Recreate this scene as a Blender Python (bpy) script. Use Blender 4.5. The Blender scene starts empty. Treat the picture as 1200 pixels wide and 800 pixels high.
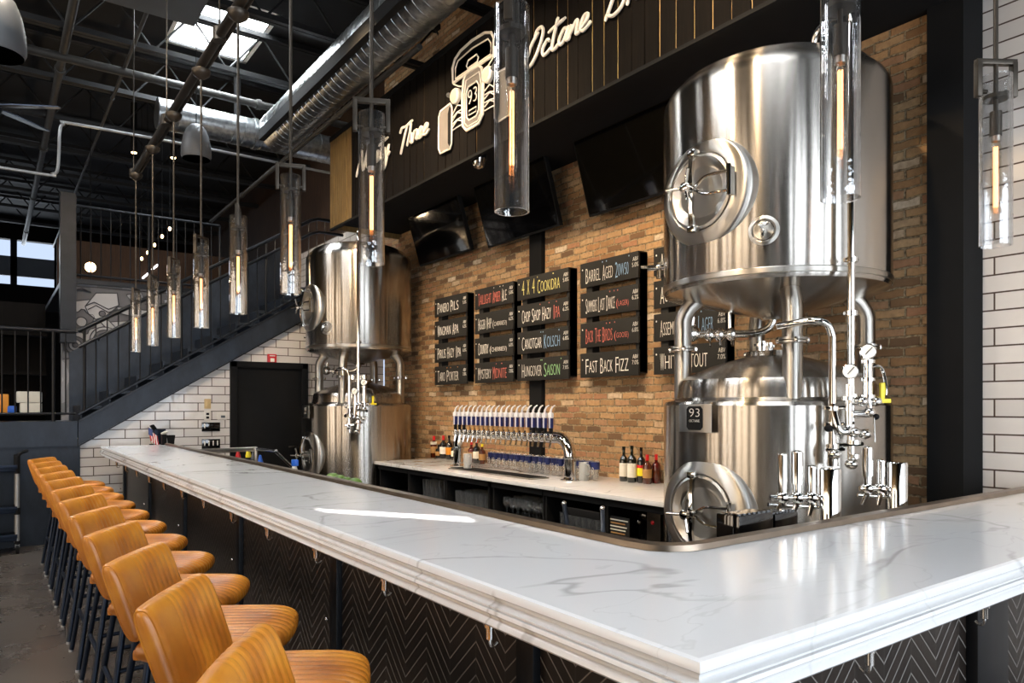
import bpy, bmesh, math, random
from mathutils import Matrix, Vector
random.seed(93)
R = math.radians
SC = bpy.context.scene
COL = SC.collection
# ------------------------------------------------------------------ camera, world, lights, exposure
CF = 843.7; CA = R(35.96); CS, CC = math.sin(CA), math.cos(CA); CH = 1.51; HOR = 476.0
cd = bpy.data.cameras.new('camera'); cam = bpy.data.objects.new('camera', cd); COL.objects.link(cam)
cam.location = (0, 0, CH); cam.rotation_euler = (R(90), 0, -CA)
cd.sensor_width = 36; cd.lens = CF/1200*36; cd.shift_y = (HOR-400)/1200; cd.clip_start = .05
SC.camera = cam
vs = SC.view_settings
vs.view_transform = 'Standard'; vs.look = 'None'; vs.gamma = 1; vs.use_curve_mapping = False
vs.exposure = 0.8
w = bpy.data.worlds.new('world'); SC.world = w; w.use_nodes = True
w.node_tree.nodes['Background'].inputs[0].default_value = (.62, .75, 1, 1)
w.node_tree.nodes['Background'].inputs[1].default_value = .6
def area(name, loc, rot, sx, sy, power, color, spread=180):
    d = bpy.data.lights.new(name, 'AREA'); d.shape = 'RECTANGLE'; d.size = sx; d.size_y = sy
    d.energy = power; d.color = color; d.spread = R(spread)
    o = bpy.data.objects.new(name, d); o.location = loc; o.rotation_euler = rot; COL.objects.link(o); return o
def spot(name, loc, tgt, power, color, ang, blend=.6, r=.04):
    d = bpy.data.lights.new(name, 'SPOT'); d.energy = power; d.color = color; d.spot_size = R(ang); d.spot_blend = blend
    d.shadow_soft_size = r
    o = bpy.data.objects.new(name, d); o.location = loc
    o.rotation_euler = (Vector(tgt)-Vector(loc)).to_track_quat('-Z', 'Y').to_euler(); COL.objects.link(o); return o
WARM = (1, .74, .46); SKY = (.84, .92, 1)
area('daylight_front_windows', (1.9, -3.75, 2.0), (R(90), 0, 0), 6.6, 3.2, 415, SKY)
area('added_side_light', (-6.2, 4.0, 2.3), (0, R(-90), 0), 3.0, 10.0, 300, (1, .78, .52))  # added unseen warm light, gives the tanks golden reflections and warms the bar edge
area('roof_area_light', (2.37, 9.57, 6.58), (0, 0, 0), .9, 1.4, 120, SKY)
area('daylight_upper_windows', (-2.2, 22.25, 5.2), (R(-90), 0, 0), 7.5, 1.4, 150, SKY)
for i_, (x_, y_, p_) in enumerate(((1.2, .6, 40), (-1.6, 4.2, 120), (-1.8, 8.6, 100))): area('roof_area_light', (x_, y_, 6.27), (0, 0, 0), 1.5, 2.4, p_, (.95, .97, 1))  # unseen overhead lights added to brighten the bar top and stools
SUN_D = Vector((-.16, -.30, -.94)).normalized()
sd = bpy.data.lights.new('sun', 'SUN'); sd.energy = 14; sd.angle = R(.5); sd.color = (1, .97, .92)
so = bpy.data.objects.new('sun', sd); so.rotation_euler = SUN_D.to_track_quat('-Z', 'Y').to_euler(); so.location = (0, 8, 12); COL.objects.link(so)
# warm spotlights that wash the brick wall and the plank fascia
TRACK = [((2.2, 6.0, 5.1), (4.5, 7.3, 2.2), 215), ((1.9, 4.9, 4.9), (4.5, 5.4, 2.2), 215), ((1.7, 2.9, 4.9), (4.5, 3.9, 2.0), 215)]

# ------------------------------------------------------------------ helpers
def ray(u, v):
    r = (u-600)/CF; t = (HOR-v)/CF
    return (CS+CC*r, CC-CS*r, t)
def PX(u, v, X): d = ray(u, v); k = X/d[0]; return Vector((X, d[1]*k, CH+d[2]*k))
def PY(u, v, Y): d = ray(u, v); k = Y/d[1]; return Vector((d[0]*k, Y, CH+d[2]*k))
def PZ(u, v, z): d = ray(u, v); k = (z-CH)/d[2]; return Vector((d[0]*k, d[1]*k, z))

def wloc(o):
    v = Vector((0, 0, 0))
    while o: v += o.location; o = o.parent
    return v
class G:
    def __init__(s): s.bm = bmesh.new(); s.ms = []
    def mi(s, m):
        if m not in s.ms: s.ms.append(m)
        return s.ms.index(m)
    def faces(s, vs, fs, m):
        bv = [s.bm.verts.new(v) for v in vs]; i = s.mi(m)
        for f in fs:
            try:
                q = s.bm.faces.new([bv[k] for k in f]); q.material_index = i; q.smooth = True
            except ValueError: pass
        return bv
    def obox(s, c, size, m, rot=None, bev=0, seg=2):
        b = bmesh.new(); bmesh.ops.create_cube(b, size=1)
        for v in b.verts: v.co = Vector((v.co.x*size[0], v.co.y*size[1], v.co.z*size[2]))
        if bev: bmesh.ops.bevel(b, geom=list(b.edges), offset=bev, segments=seg, profile=.6, affect='EDGES')
        M = rot or Matrix.Identity(3); c = Vector(c); b.verts.index_update()
        s.faces([M @ v.co + c for v in b.verts], [[v.index for v in f.verts] for f in b.faces], m); b.free()
    def box(s, a, b, m, bev=0, seg=2):
        s.obox([(a[i]+b[i])/2 for i in range(3)], [abs(b[i]-a[i]) for i in range(3)], m, None, bev, seg)
    def sweep(s, pts, rs, m, seg=10, closed=False, caps=True):
        pts = [Vector(p) for p in pts]; n = len(pts)
        if not hasattr(rs, '__len__'): rs = [rs]*n
        tang = []
        for i in range(n):
            a = pts[i-1] if (i > 0 or closed) else pts[i]; b = pts[(i+1) % n] if (i < n-1 or closed) else pts[i]
            t = (b-a); tang.append(t.normalized() if t.length > 1e-9 else Vector((0, 0, 1)))
        up = Vector((0, 0, 1)) if abs(tang[0].z) < .9 else Vector((1, 0, 0))
        nrm = (up-tang[0]*up.dot(tang[0])).normalized(); vs = []; fs = []
        for i in range(n):
            nrm = (nrm-tang[i]*nrm.dot(tang[i])).normalized(); bi = tang[i].cross(nrm)
            for k in range(seg):
                a = 2*math.pi*k/seg; vs.append(pts[i]+(nrm*math.cos(a)+bi*math.sin(a))*rs[i])
        for i in range(n if closed else n-1):
            for k in range(seg):
                j = (i+1) % n; fs.append([i*seg+k, i*seg+(k+1) % seg, j*seg+(k+1) % seg, j*seg+k])
        if caps and not closed: fs += [list(range(seg))[::-1], [(n-1)*seg+k for k in range(seg)]]
        s.faces(vs, fs, m)
    def cyl(s, a, b, r, m, r1=None, seg=20): s.sweep([a, b], [r, r if r1 is None else r1], m, seg)
    def lathe(s, prof, m, seg=32, M=None, ring=False):
        M = M or Matrix.Identity(4); vs = []; fs = []; n = len(prof)
        for (r, z) in prof:
            for k in range(seg):
                a = 2*math.pi*k/seg; vs.append(M @ Vector((r*math.cos(a), r*math.sin(a), z)))
        for i in range(n-1):
            for k in range(seg): fs.append([i*seg+k, i*seg+(k+1) % seg, (i+1)*seg+(k+1) % seg, (i+1)*seg+k])
        if ring: fs += [[(n-1)*seg+k, (n-1)*seg+(k+1) % seg, (k+1) % seg, k] for k in range(seg)]
        if prof[0][0] > 1e-6 and not ring: fs.append(list(range(seg))[::-1])
        if prof[-1][0] > 1e-6 and not ring: fs.append([(n-1)*seg+k for k in range(seg)])
        s.faces(vs, fs, m)
        bmesh.ops.remove_doubles(s.bm, verts=s.bm.verts[:], dist=1e-6)
    def prism(s, pts, vec, m):
        pts = [Vector(p) for p in pts]; n = len(pts); vec = Vector(vec)
        s.faces(pts+[p+vec for p in pts], [list(range(n))[::-1], list(range(n, 2*n))]+[[i, (i+1) % n, n+(i+1) % n, n+i] for i in range(n)], m)
    def ball(s, c, r, m, sc=(1, 1, 1), seg=16):
        pr = [(r*math.sin(math.pi*i/(seg//2))*1.0, -r*math.cos(math.pi*i/(seg//2))) for i in range(seg//2+1)]
        pr[0] = (0, -r); pr[-1] = (0, r)
        s.lathe(pr, m, seg, Matrix.Translation(c) @ Matrix.Diagonal((sc[0], sc[1], sc[2], 1)))
    def add(s, me, M, m):
        s.faces([M @ v.co for v in me.vertices], [list(p.vertices) for p in me.polygons], m)
    def done(s, name, parent=None, local=False, ang=38):
        bmesh.ops.recalc_face_normals(s.bm, faces=s.bm.faces[:])
        me = bpy.data.meshes.new(name)
        if parent and not local: off = wloc(parent)
        elif parent or local: off = Vector((0, 0, 0))
        else:
            xs = [v.co for v in s.bm.verts]
            off = Vector(((min(v.x for v in xs)+max(v.x for v in xs))/2, (min(v.y for v in xs)+max(v.y for v in xs))/2, min(v.z for v in xs)))
        for v in s.bm.verts: v.co -= off
        s.bm.to_mesh(me); s.bm.free()
        for m in s.ms: me.materials.append(m)
        me.set_sharp_from_angle(angle=R(ang))
        o = bpy.data.objects.new(name, me); COL.objects.link(o)
        if parent: o.parent = parent
        else: o.location = off
        return o
def tag(o, label, cat, group=None):
    o['label'] = label; o['category'] = cat
    if group: o['group'] = group
    return o
def struct(o): o['kind'] = 'structure'; return o
def thing(name, label, cat, loc, group=None, rotz=0):
    o = bpy.data.objects.new(name, None); COL.objects.link(o); o.empty_display_size = .1
    o.location = loc; o.rotation_euler = (0, 0, rotz); return tag(o, label, cat, group)
def dup(root, loc, label=None, group=None, rotz=None):
    def rec(o, par):
        c = o.copy(); COL.objects.link(c); c.parent = par
        for ch in list(o.children): rec(ch, c)
        return c
    c = rec(root, None); c.location = loc
    if rotz is not None: c.rotation_euler = (0, 0, rotz)
    if label: c['label'] = label
    if group: c['group'] = group
    return c
def arc(c, a, b, r, n=8):     # a quarter bend around corner c between unit directions a (incoming side) and b (outgoing side)
    c = Vector(c); a = Vector(a); b = Vector(b); o = c+(a+b)*r; out = []
    for i in range(n+1):
        t = math.pi/2*i/n; out.append(o-b*r*math.cos(t)-a*r*math.sin(t))
    return out
def smooth(pts, n=6):
    P = [Vector(p) for p in pts]; out = []
    for i in range(len(P)-1):
        p0 = P[max(i-1, 0)]; p1 = P[i]; p2 = P[i+1]; p3 = P[min(i+2, len(P)-1)]
        for k in range(n):
            t = k/n; out.append(.5*((2*p1)+(p2-p0)*t+(2*p0-5*p1+4*p2-p3)*t*t+(3*p1-p0-3*p2+p3)*t**3))
    return out+[P[-1]]
def frame(o, right, up):
    r = Vector(right).normalized(); u = Vector(up).normalized(); n = r.cross(u); o = Vector(o)
    return Matrix(((r.x, u.x, n.x, o.x), (r.y, u.y, n.y, o.y), (r.z, u.z, n.z, o.z), (0, 0, 0, 1)))
_tc = {}
def text_mesh(t):
    if t not in _tc:
        c = bpy.data.curves.new('lettering', 'FONT'); c.body = t; c.size = 1; c.resolution_u = 3; c.extrude = .01; c.offset = -.018; c.align_x = 'LEFT'
        o = bpy.data.objects.new('lettering', c); me = bpy.data.meshes.new_from_object(o)
        bpy.data.objects.remove(o); _tc[t] = me
    return _tc[t]
def text(g, t, M, wd, ht, m, depth=.003):
    me = text_mesh(t); xs = [v.co.x for v in me.vertices]; ys = [v.co.y for v in me.vertices]
    x0, x1, y0, y1 = min(xs), max(xs), min(ys), max(ys)
    g.add(me, M @ Matrix.Diagonal((wd/(x1-x0), ht/(y1-y0), depth/.02, 1)) @ Matrix.Translation((-x0, -y0, 0)), m)

# ------------------------------------------------------------------ materials
def lin(h):
    h = h.lstrip('#'); c = [int(h[i:i+2], 16)/255 for i in (0, 2, 4)]
    return tuple([x/12.92 if x <= .04045 else ((x+.055)/1.055)**2.4 for x in c]+[1])
class N:
    def __init__(s, name):
        s.m = bpy.data.materials.new(name); s.m.use_nodes = True; s.t = s.m.node_tree; s.b = s.t.nodes['Principled BSDF']; s.out = s.t.nodes['Material Output']
    def n(s, typ, **kw):
        x = s.t.nodes.new(typ)
        for k, v in kw.items(): setattr(x, k, v)
        return x
    def l(s, a, b): s.t.links.new(a, b)
    def math(s, op, a, b=None, c=None):
        x = s.n('ShaderNodeMath', operation=op)
        for i, q in enumerate((a, b, c)):
            if q is None: continue
            if isinstance(q, (int, float)): x.inputs[i].default_value = q
            else: s.l(q, x.inputs[i])
        return x.outputs[0]
    def pos(s): return s.n('ShaderNodeNewGeometry').outputs['Position']
    def obj(s): return s.n('ShaderNodeTexCoord').outputs['Object']
    def xyz(s, v): x = s.n('ShaderNodeSeparateXYZ'); s.l(v, x.inputs[0]); return x.outputs
    def comb(s, a, b, c=0):
        x = s.n('ShaderNodeCombineXYZ')
        for i, q in enumerate((a, b, c)):
            if isinstance(q, (int, float)): x.inputs[i].default_value = q
            else: s.l(q, x.inputs[i])
        return x.outputs[0]
    def noise(s, vec, scale, detail=3, rough=.5, dist=0):
        x = s.n('ShaderNodeTexNoise'); s.l(vec, x.inputs['Vector']); x.inputs['Scale'].default_value = scale
        x.inputs['Detail'].default_value = detail; x.inputs['Roughness'].default_value = rough; x.inputs['Distortion'].default_value = dist
        return x.outputs['Fac']
    def scale(s, vec, k): x = s.n('ShaderNodeVectorMath', operation='MULTIPLY'); s.l(vec, x.inputs[0]); x.inputs[1].default_value = k; return x.outputs[0]
    def ramp(s, f, stops, interp='LINEAR'):
        x = s.n('ShaderNodeValToRGB'); s.l(f, x.inputs[0]); e = x.color_ramp.elements; x.color_ramp.interpolation = interp
        while len(e) > 1: e.remove(e[-1])
        e[0].position = stops[0][0]; e[0].color = stops[0][1]
        for p, c in stops[1:]: q = e.new(p); q.color = c
        return x.outputs[0]
    def mix(s, f, a, b):
        x = s.n('ShaderNodeMix', data_type='RGBA')
        for i, q in ((0, f), (6, a), (7, b)):
            if isinstance(q, (int, float)): x.inputs[i].default_value = q
            elif isinstance(q, tuple): x.inputs[i].default_value = q
            else: s.l(q, x.inputs[i])
        return x.outputs[2]
    def set(s, **kw):
        names = dict(col='Base Color', rough='Roughness', metal='Metallic', spec='Specular IOR Level', coat='Coat Weight', coatr='Coat Roughness', aniso='Anisotropic', anrot='Anisotropic Rotation', tr='Transmission Weight', ior='IOR', ecol='Emission Color', estr='Emission Strength')
        for k, v in kw.items():
            i = s.b.inputs[names[k]]
            if isinstance(v, (int, float, tuple)): i.default_value = v
            else: s.l(v, i)
        return s
    def bump(s, h, st=.3, d=.01):
        x = s.n('ShaderNodeBump'); x.inputs['Strength'].default_value = st; x.inputs['Distance'].default_value = d; s.l(h, x.inputs['Height'])
        s.l(x.outputs[0], s.b.inputs['Normal']); return s
def plain(name, h, rough=.5, metal=0, var=.12, sc=8, bump=0, **kw):
    n = N(name); c = lin(h) if isinstance(h, str) else h; p = n.obj(); f = n.noise(p, sc, 4)
    lo = tuple([x*(1-var) for x in c[:3]]+[1]); hi = tuple([min(1, x*(1+var)) for x in c[:3]]+[1])
    n.set(col=n.ramp(f, [(.3, lo), (.7, hi)]), rough=rough, metal=metal, **kw)
    if bump: n.bump(n.noise(p, sc*6, 3), bump, .002)
    return n.m
def glow(name, c, st, base='#ffffff'):
    n = N(name); n.set(col=lin(base), ecol=tuple(c)+(1,), estr=st); return n.m
def thin_glass(name, tint=(.97, .98, .98, 1), rough=.02, edge=1.45, amount=1.0, haze=0):
    n = N(name); n.t.nodes.remove(n.b); tr = n.n('ShaderNodeBsdfTransparent'); tr.inputs[0].default_value = tint
    gl = n.n('ShaderNodeBsdfGlossy'); gl.inputs['Roughness'].default_value = rough
    fr = n.n('ShaderNodeLayerWeight'); fr.inputs[0].default_value = .5; mx = n.n('ShaderNodeMixShader')
    ns = n.noise(n.obj(), 18, 2); bp = n.n('ShaderNodeBump'); bp.inputs['Strength'].default_value = .12; bp.inputs['Distance'].default_value = .01
    n.l(ns, bp.inputs['Height']); n.l(bp.outputs[0], gl.inputs['Normal']); n.l(bp.outputs[0], fr.inputs['Normal'])
    f5 = n.math('POWER', fr.outputs['Facing'], 3.0); n.l(n.math('MINIMUM', n.math('ADD', n.math('MULTIPLY', f5, .75*amount), .05*amount), 1.0), mx.inputs[0]); n.l(tr.outputs[0], mx.inputs[1]); n.l(gl.outputs[0], mx.inputs[2]); 
    if haze:
        df = n.n('ShaderNodeBsdfDiffuse'); df.inputs[0].default_value = (.9, .92, .92, 1); m2 = n.n('ShaderNodeMixShader'); m2.inputs[0].default_value = haze; n.l(mx.outputs[0], m2.inputs[1]); n.l(df.outputs[0], m2.inputs[2]); mx = m2
    n.l(mx.outputs[0], n.out.inputs[0]); return n.m
def brick_mat():
    n = N('old_brick'); p = n.xyz(n.pos())
    wob = n.noise(n.pos(), 9, 3); wz = n.math('ADD', p[2], n.math('MULTIPLY', n.math('SUBTRACT', wob, .5), .03))
    wy = n.math('ADD', p[1], n.math('MULTIPLY', n.math('SUBTRACT', n.noise(n.pos(), 5, 2), .5), .03))
    v = n.comb(wy, wz, 0)
    def brick(c1, c2, mo):
        b = n.n('ShaderNodeTexBrick', offset=.5); n.l(v, b.inputs['Vector'])
        for k, q in (('Color1', c1), ('Color2', c2), ('Mortar', mo)): b.inputs[k].default_value = q
        b.inputs['Scale'].default_value = 1; b.inputs['Mortar Size'].default_value = .0085; b.inputs['Mortar Smooth'].default_value = .5
        b.inputs['Bias'].default_value = 0; b.inputs['Brick Width'].default_value = .188; b.inputs['Row Height'].default_value = .0605; return b
    a = brick((0, 0, 0, 1), (1, 1, 1, 1), (.5, .5, .5, 1))
    col = n.ramp(a.outputs['Color'], [(0, lin('#40342c')), (.1, lin('#6e5138')), (.25, lin('#a57c54')), (.4, lin('#bd9a70')), (.52, lin('#93704c')), (.65, lin('#c4a67e')), (.78, lin('#9a6a50')), (.9, lin('#b59874')), (1, lin('#ddcfb8'))])
    f = n.noise(n.pos(), 26, 5, .65); col = n.mix(n.math('MULTIPLY', n.ramp(f, [(.35, (0, 0, 0, 1)), (.75, (1, 1, 1, 1))]), .6), col, lin('#5d4634'))
    big = n.noise(n.pos(), 1.1, 2); col = n.mix(n.math('MULTIPLY', big, .3), col, lin('#b98c58'))
    crk = n.ramp(n.noise(n.pos(), 45, 4, .7), [(.35, lin('#594833')), (.6, lin('#a38f70'))]); col = n.mix(a.outputs['Fac'], col, crk)
    n.set(col=col, rough=.9); h = n.math('SUBTRACT', n.math('MULTIPLY', f, .5), n.math('MULTIPLY', a.outputs['Fac'], 1.2)); n.bump(h, .9, .012); return n.m
def tile_mat(name, ax):
    n = N(name); p = n.xyz(n.pos()); v = n.comb(p[ax], p[2], 0)
    b = n.n('ShaderNodeTexBrick', offset=.5); n.l(v, b.inputs['Vector'])
    for k, q in (('Color1', lin('#d9d4cf')), ('Color2', lin('#cbc6c2')), ('Mortar', lin('#4a3b33'))): b.inputs[k].default_value = q
    b.inputs['Scale'].default_value = 1; b.inputs['Mortar Size'].default_value = .005; b.inputs['Mortar Smooth'].default_value = .1; b.inputs['Brick Width'].default_value = .318; b.inputs['Row Height'].default_value = .1035
    n.set(col=b.outputs['Color'], rough=n.math('ADD', n.math('MULTIPLY', b.outputs['Fac'], .6), .14))
    h = n.math('SUBTRACT', n.math('MULTIPLY', n.noise(n.pos(), 11, 2), .9), n.math('MULTIPLY', b.outputs['Fac'], .8)); n.bump(h, .45, .01); return n.m
def marble_mat():
    n = N('white_quartz'); p = n.pos()
    def vein(sc, wid, rot, dist):
        mp = n.n('ShaderNodeMapping'); n.l(p, mp.inputs[0]); mp.inputs['Rotation'].default_value = (0, 0, rot); mp.inputs['Scale'].default_value = (1, 2.1, 1)
        f = n.noise(mp.outputs[0], sc, 4, .45, dist); d = n.math('ABSOLUTE', n.math('SUBTRACT', f, .5)); return n.ramp(d, [(0, (1, 1, 1, 1)), (wid*.5, (.7, .7, .7, 1)), (wid, (0, 0, 0, 1))])
    mask = n.ramp(n.noise(p, 1.7, 2), [(.36, (0, 0, 0, 1)), (.52, (1, 1, 1, 1))])
    v1 = n.math('MULTIPLY', vein(.75, .010, .5, .6), mask); v2 = n.math('MULTIPLY', vein(1.5, .007, -.35, .9), .45)
    col = n.mix(n.math('MULTIPLY', v1, .52), lin('#dcdcdc'), lin('#8f8d88')); col = n.mix(n.math('MULTIPLY', v2, .4), col, lin('#9b9994'))
    cl = n.noise(p, 3, 3); col = n.mix(n.math('MULTIPLY', cl, .12), col, lin('#b5b6b8'))
    n.set(col=col, rough=.16, coat=.3, coatr=.08); return n.m
ANR = 0.25
def steel(name, base='#b0aaa2', rough=.13, wav=.22):
    n = N(name); p = n.obj(); z = n.scale(p, (1.2, 1.2, .35)); f = n.noise(z, 2.2, 1.5, .4); br = n.noise(n.scale(p, (2, 2, 260)), 6, 2)
    n.set(col=lin(base), metal=1, rough=n.math('ADD', n.math('MULTIPLY', br, .05), rough+.07), aniso=1.0, anrot=ANR)
    t = n.n('ShaderNodeTangent', direction_type='RADIAL', axis='Z'); n.l(t.outputs[0], n.b.inputs['Tangent'])
    n.bump(n.math('ADD', f, n.math('MULTIPLY', br, .004)), wav, .03); return n.m
def chevron_mat():
    n = N('herringbone_dark_wood'); p = n.xyz(n.pos()); nn = n.n('ShaderNodeNewGeometry').outputs['Normal']; nx = n.math('ABSOLUTE', n.xyz(nn)[0])
    u = n.math('ADD', n.math('MULTIPLY', p[1], nx), n.math('MULTIPLY', p[0], n.math('SUBTRACT', 1, nx)))
    W = .156; a = n.math('DIVIDE', u, W); fl = n.math('FLOOR', a); fr = n.math('SUBTRACT', a, fl); par = n.math('ABSOLUTE', n.math('MODULO', fl, 2))
    tri = n.math('ABSOLUTE', n.math('SUBTRACT', fr, par)); hh = n.math('ADD', p[2], n.math('MULTIPLY', tri, W*.95)); q = n.math('DIVIDE', hh, .052)
    s1 = n.math('FRACT', q); line = n.ramp(s1, [(0, (1, 1, 1, 1)), (.06, (1, 1, 1, 1)), (.1, (0, 0, 0, 1)), (.97, (0, 0, 0, 1)), (1, (1, 1, 1, 1))])
    ve = n.ramp(fr, [(0, (1, 1, 1, 1)), (.03, (0, 0, 0, 1)), (.97, (0, 0, 0, 1)), (1, (1, 1, 1, 1))])
    ident = n.math('FRACT', n.math('MULTIPLY', n.math('SINE', n.math('ADD', n.math('MULTIPLY', n.math('FLOOR', q), 12.98), n.math('MULTIPLY', fl, 78.2))), 43.7))
    wd = n.mix(n.math('ABSOLUTE', ident), lin('#17110d'), lin('#2a211b')); g = n.noise(n.scale(n.pos(), (3, 3, 3)), 14, 5, .6); wd = n.mix(n.math('MULTIPLY', g, .5), wd, lin('#0e0a08'))
    col = n.mix(n.math('MULTIPLY', line, .75), wd, lin('#8b8680')); col = n.mix(n.math('MULTIPLY', ve, .5), col, lin('#3c3834'))  # pale line colour also carries the glints on the board edges
    n.set(col=col, rough=.36); n.bump(n.math('SUBTRACT', n.math('MULTIPLY', g, .3), line), .4, .004); return n.m
def leather_mat():
    n = N('tan_leather'); p = n.obj(); f = n.noise(p, 6, 3, .5); f2 = n.noise(p, 90, 3)
    n.set(col=n.ramp(f, [(.25, lin('#8a4a12')), (.5, lin('#b8701f')), (.75, lin('#d6922f'))]), rough=n.math('ADD', n.math('MULTIPLY', f2, .14), .30), coat=.15, coatr=.3); n.bump(f2, .12, .003); return n.m
def plank_mat(name, a, b, rough=.7, spec=.22):
    n = N(name); p = n.obj(); f = n.noise(n.scale(p, (9, 9, .8)), 5, 6, .65); k = n.noise(p, 2.6, 2)
    n.set(col=n.mix(k, n.ramp(f, [(.3, lin(a)), (.7, lin(b))]), lin(a)), rough=rough, spec=spec); n.bump(f, .35, .004); return n.m
def steel_sheet():
    n = N('blued_steel_sheet'); p = n.pos(); f = n.noise(n.scale(p, (1, 1, .5)), 3.2, 6, .65)
    n.set(col=n.ramp(f, [(.3, lin('#12161c')), (.5, lin('#212832')), (.75, lin('#323b47'))]), rough=n.math('ADD', n.math('MULTIPLY', f, .2), .38), metal=.35); n.bump(f, .08, .01); return n.m
def floor_mat():
    n = N('polished_concrete'); p = n.pos(); f = n.noise(p, 1.6, 6, .65)
    n.set(col=n.ramp(f, [(.25, lin('#3e3833')), (.75, lin('#574f48'))]), rough=n.math('ADD', n.math('MULTIPLY', f, .25), .15)); n.bump(f, .05, .01); return n.m
def duct_mat():
    n = N('galvanised_duct'); p = n.obj(); f = n.noise(p, 22, 3)
    n.set(col=n.ramp(f, [(.3, lin('#8d9092')), (.7, lin('#b9bbbb'))]), metal=.95, rough=n.math('ADD', n.math('MULTIPLY', f, .15), .25)); return n.m
def mural_mat():
    n = N('mural_paint'); p = n.pos(); f = n.noise(p, 3, 2); n.set(col=n.ramp(f, [(.42, lin('#6e6e70')), (.5, lin('#86868a')), (.62, lin('#9b9b9e'))], 'CONSTANT'), rough=.7); return n.m
M_BRICK = brick_mat(); M_TILEX = tile_mat('white_glazed_tile', 0); M_TILEY = tile_mat('white_glazed_tile_side', 1); M_QUARTZ = marble_mat()
M_STEEL = steel('brushed_stainless'); M_STEEL2 = steel('satin_stainless', '#b8b3ab', .26, .05); M_CHROME = plain('polished_chrome', '#dcdad6', .08, 1, .03)
M_CHEV = chevron_mat(); M_LEATHER = leather_mat(); M_PLANK = plank_mat('black_stained_plank', '#070504', '#16110c', .8, .1); M_PLANKL = plank_mat('weathered_and_lit_plank', '#5d4a2c', '#937a4c')
M_BROWN = plank_mat('dark_brown_plank', '#2a1c12', '#4b3523'); M_DRIP = plain('brown_metal_rail', '#8f8172', .3, .9, .15); M_EMB = plain('emblem_grey', '#6f6a66', .6, 0, .08); M_RAW = plain('raw_wood_lit_edge', '#a58a58', .6, 0, .15, 10); M_SHEET = steel_sheet(); M_FLOOR = floor_mat(); M_DUCT = duct_mat(); M_MURAL = mural_mat()
M_BLACK = plain('matt_black_paint', '#0a0a0b', .85, 0, .2, spec=.25); M_BLACKG = plain('gloss_black', '#060607', .07, 0, .1, coat=.4); M_DECK = plain('dark_roof_deck', '#0a0a0b', .8, 0, .3, 3)
M_JOIST = plain('dark_painted_steel', '#111214', .65, .2, .25, 5); M_LEG = plain('blue_black_steel_tube', '#232c3b', .38, .7, .2); M_RAIL = plain('black_steel_rail', '#1a1c20', .38, .6, .25)
M_PIPE = plain('grey_conduit', '#3d3c3a', .6, .5, .2); M_BRONZE = plain('aged_bronze', '#4a443d', .4, .8, .2); M_GREY = plain('grey_speaker_shell', '#4b4d50', .5, 0, .1); M_SLATE = plain('slate_grey_panel', '#4a4f54', .7, 0, .15, 2)
M_CHALK = plain('chalkboard', '#15130f', .75, 0, .25, 5); M_WHITE = plain('chalk_white', '#e9e4da', .8, 0, .05); M_CREAM = plain('sign_cream', '#d8d2c8', .5, 0, .06)
M_RED = plain('chalk_red', '#c66a5c', .8, 0, .1); M_YEL = plain('chalk_yellow', '#d6cc7c', .8, 0, .1); M_GRN = plain('chalk_green', '#98c890', .8, 0, .1); M_BLU = plain('chalk_blue', '#86a8c8', .8, 0, .1)
def real_glass(name):
    n = N(name); n.set(col=(.985, .99, .99, 1), rough=0.0, tr=1.0, ior=1.47); n.bump(n.noise(n.obj(), 11, 2), .10, .01); return n.m
M_GLASS = thin_glass('pendant_glass', (.985, .99, .995, 1), .04, 1.5, 2.2, .006); M_GLASS2 = thin_glass('drinking_glass', (.96, .97, .97, 1), .05, 1.5, 3.4, .05)
M_FIL = glow('filament_glow', (1, .34, .06), 2.6); M_BULB = thin_glass('bulb_glass', (1, .93, .82, 1), .05, 1.3, .8); M_LAMP = glow('lamp_glow', (1, .60, .26), 8); M_HEAD = glow('headlight_glow', (1, .62, .26), 1.25, '#3a2410')
M_SKYP = glow('skylight_glow', (.86, .93, 1), 5); M_WIN = glow('bright_window', (.85, .93, 1), 4.0); M_LED = glow('led_glow', (.95, .95, 1), 3)
M_NAVY = plain('navy_glaze', '#1d2a66', .35, 0, .1); M_HANDLE = plain('white_glaze', '#dad9de', .3, 0, .05); M_OAK = plain('pale_wood', '#a87f4c', .5, 0, .2, 12); M_REDP = plain('fire_red', '#c3161c', .35, 0, .06); M_BLUP = plain('spray_blue', '#2360c4', .4, 0, .08)
M_YELP = plain('valve_yellow', '#e6d21e', .45, 0, .05); M_LIME = plain('lime_green', '#55702a', .5, 0, .25, 30); M_PLATE = plain('outlet_plate', '#cfcac2', .45, 0, .05); M_BEIGE = plain('beige_plate', '#c2a878', .5, 0, .05)
M_ALU = plain('grey_aluminium', '#a7a8a8', .4, .6, .08); M_PAPER = plain('label_paper', '#d9d4c6', .7, 0, .06); M_ORANGE = plain('orange_cap', '#d98b1e', .5, 0, .05); M_MLINE = plain('mural_ink', '#2f2f33', .7, 0, .1); M_MGREY = plain('mural_grey', '#5b5b5f', .7, 0, .1)
def liquor(name, h): n = N(name); n.set(col=lin(h), rough=.06, spec=.6, coat=.5); return n.m
M_WINE = liquor('dark_green_bottle', '#10150c'); M_AMBER = liquor('amber_bottle', '#4a1d0a'); M_DARKB = liquor('black_bottle', '#0d0a09'); M_REDL = liquor('red_liqueur_bottle', '#4a0d0a')
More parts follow.
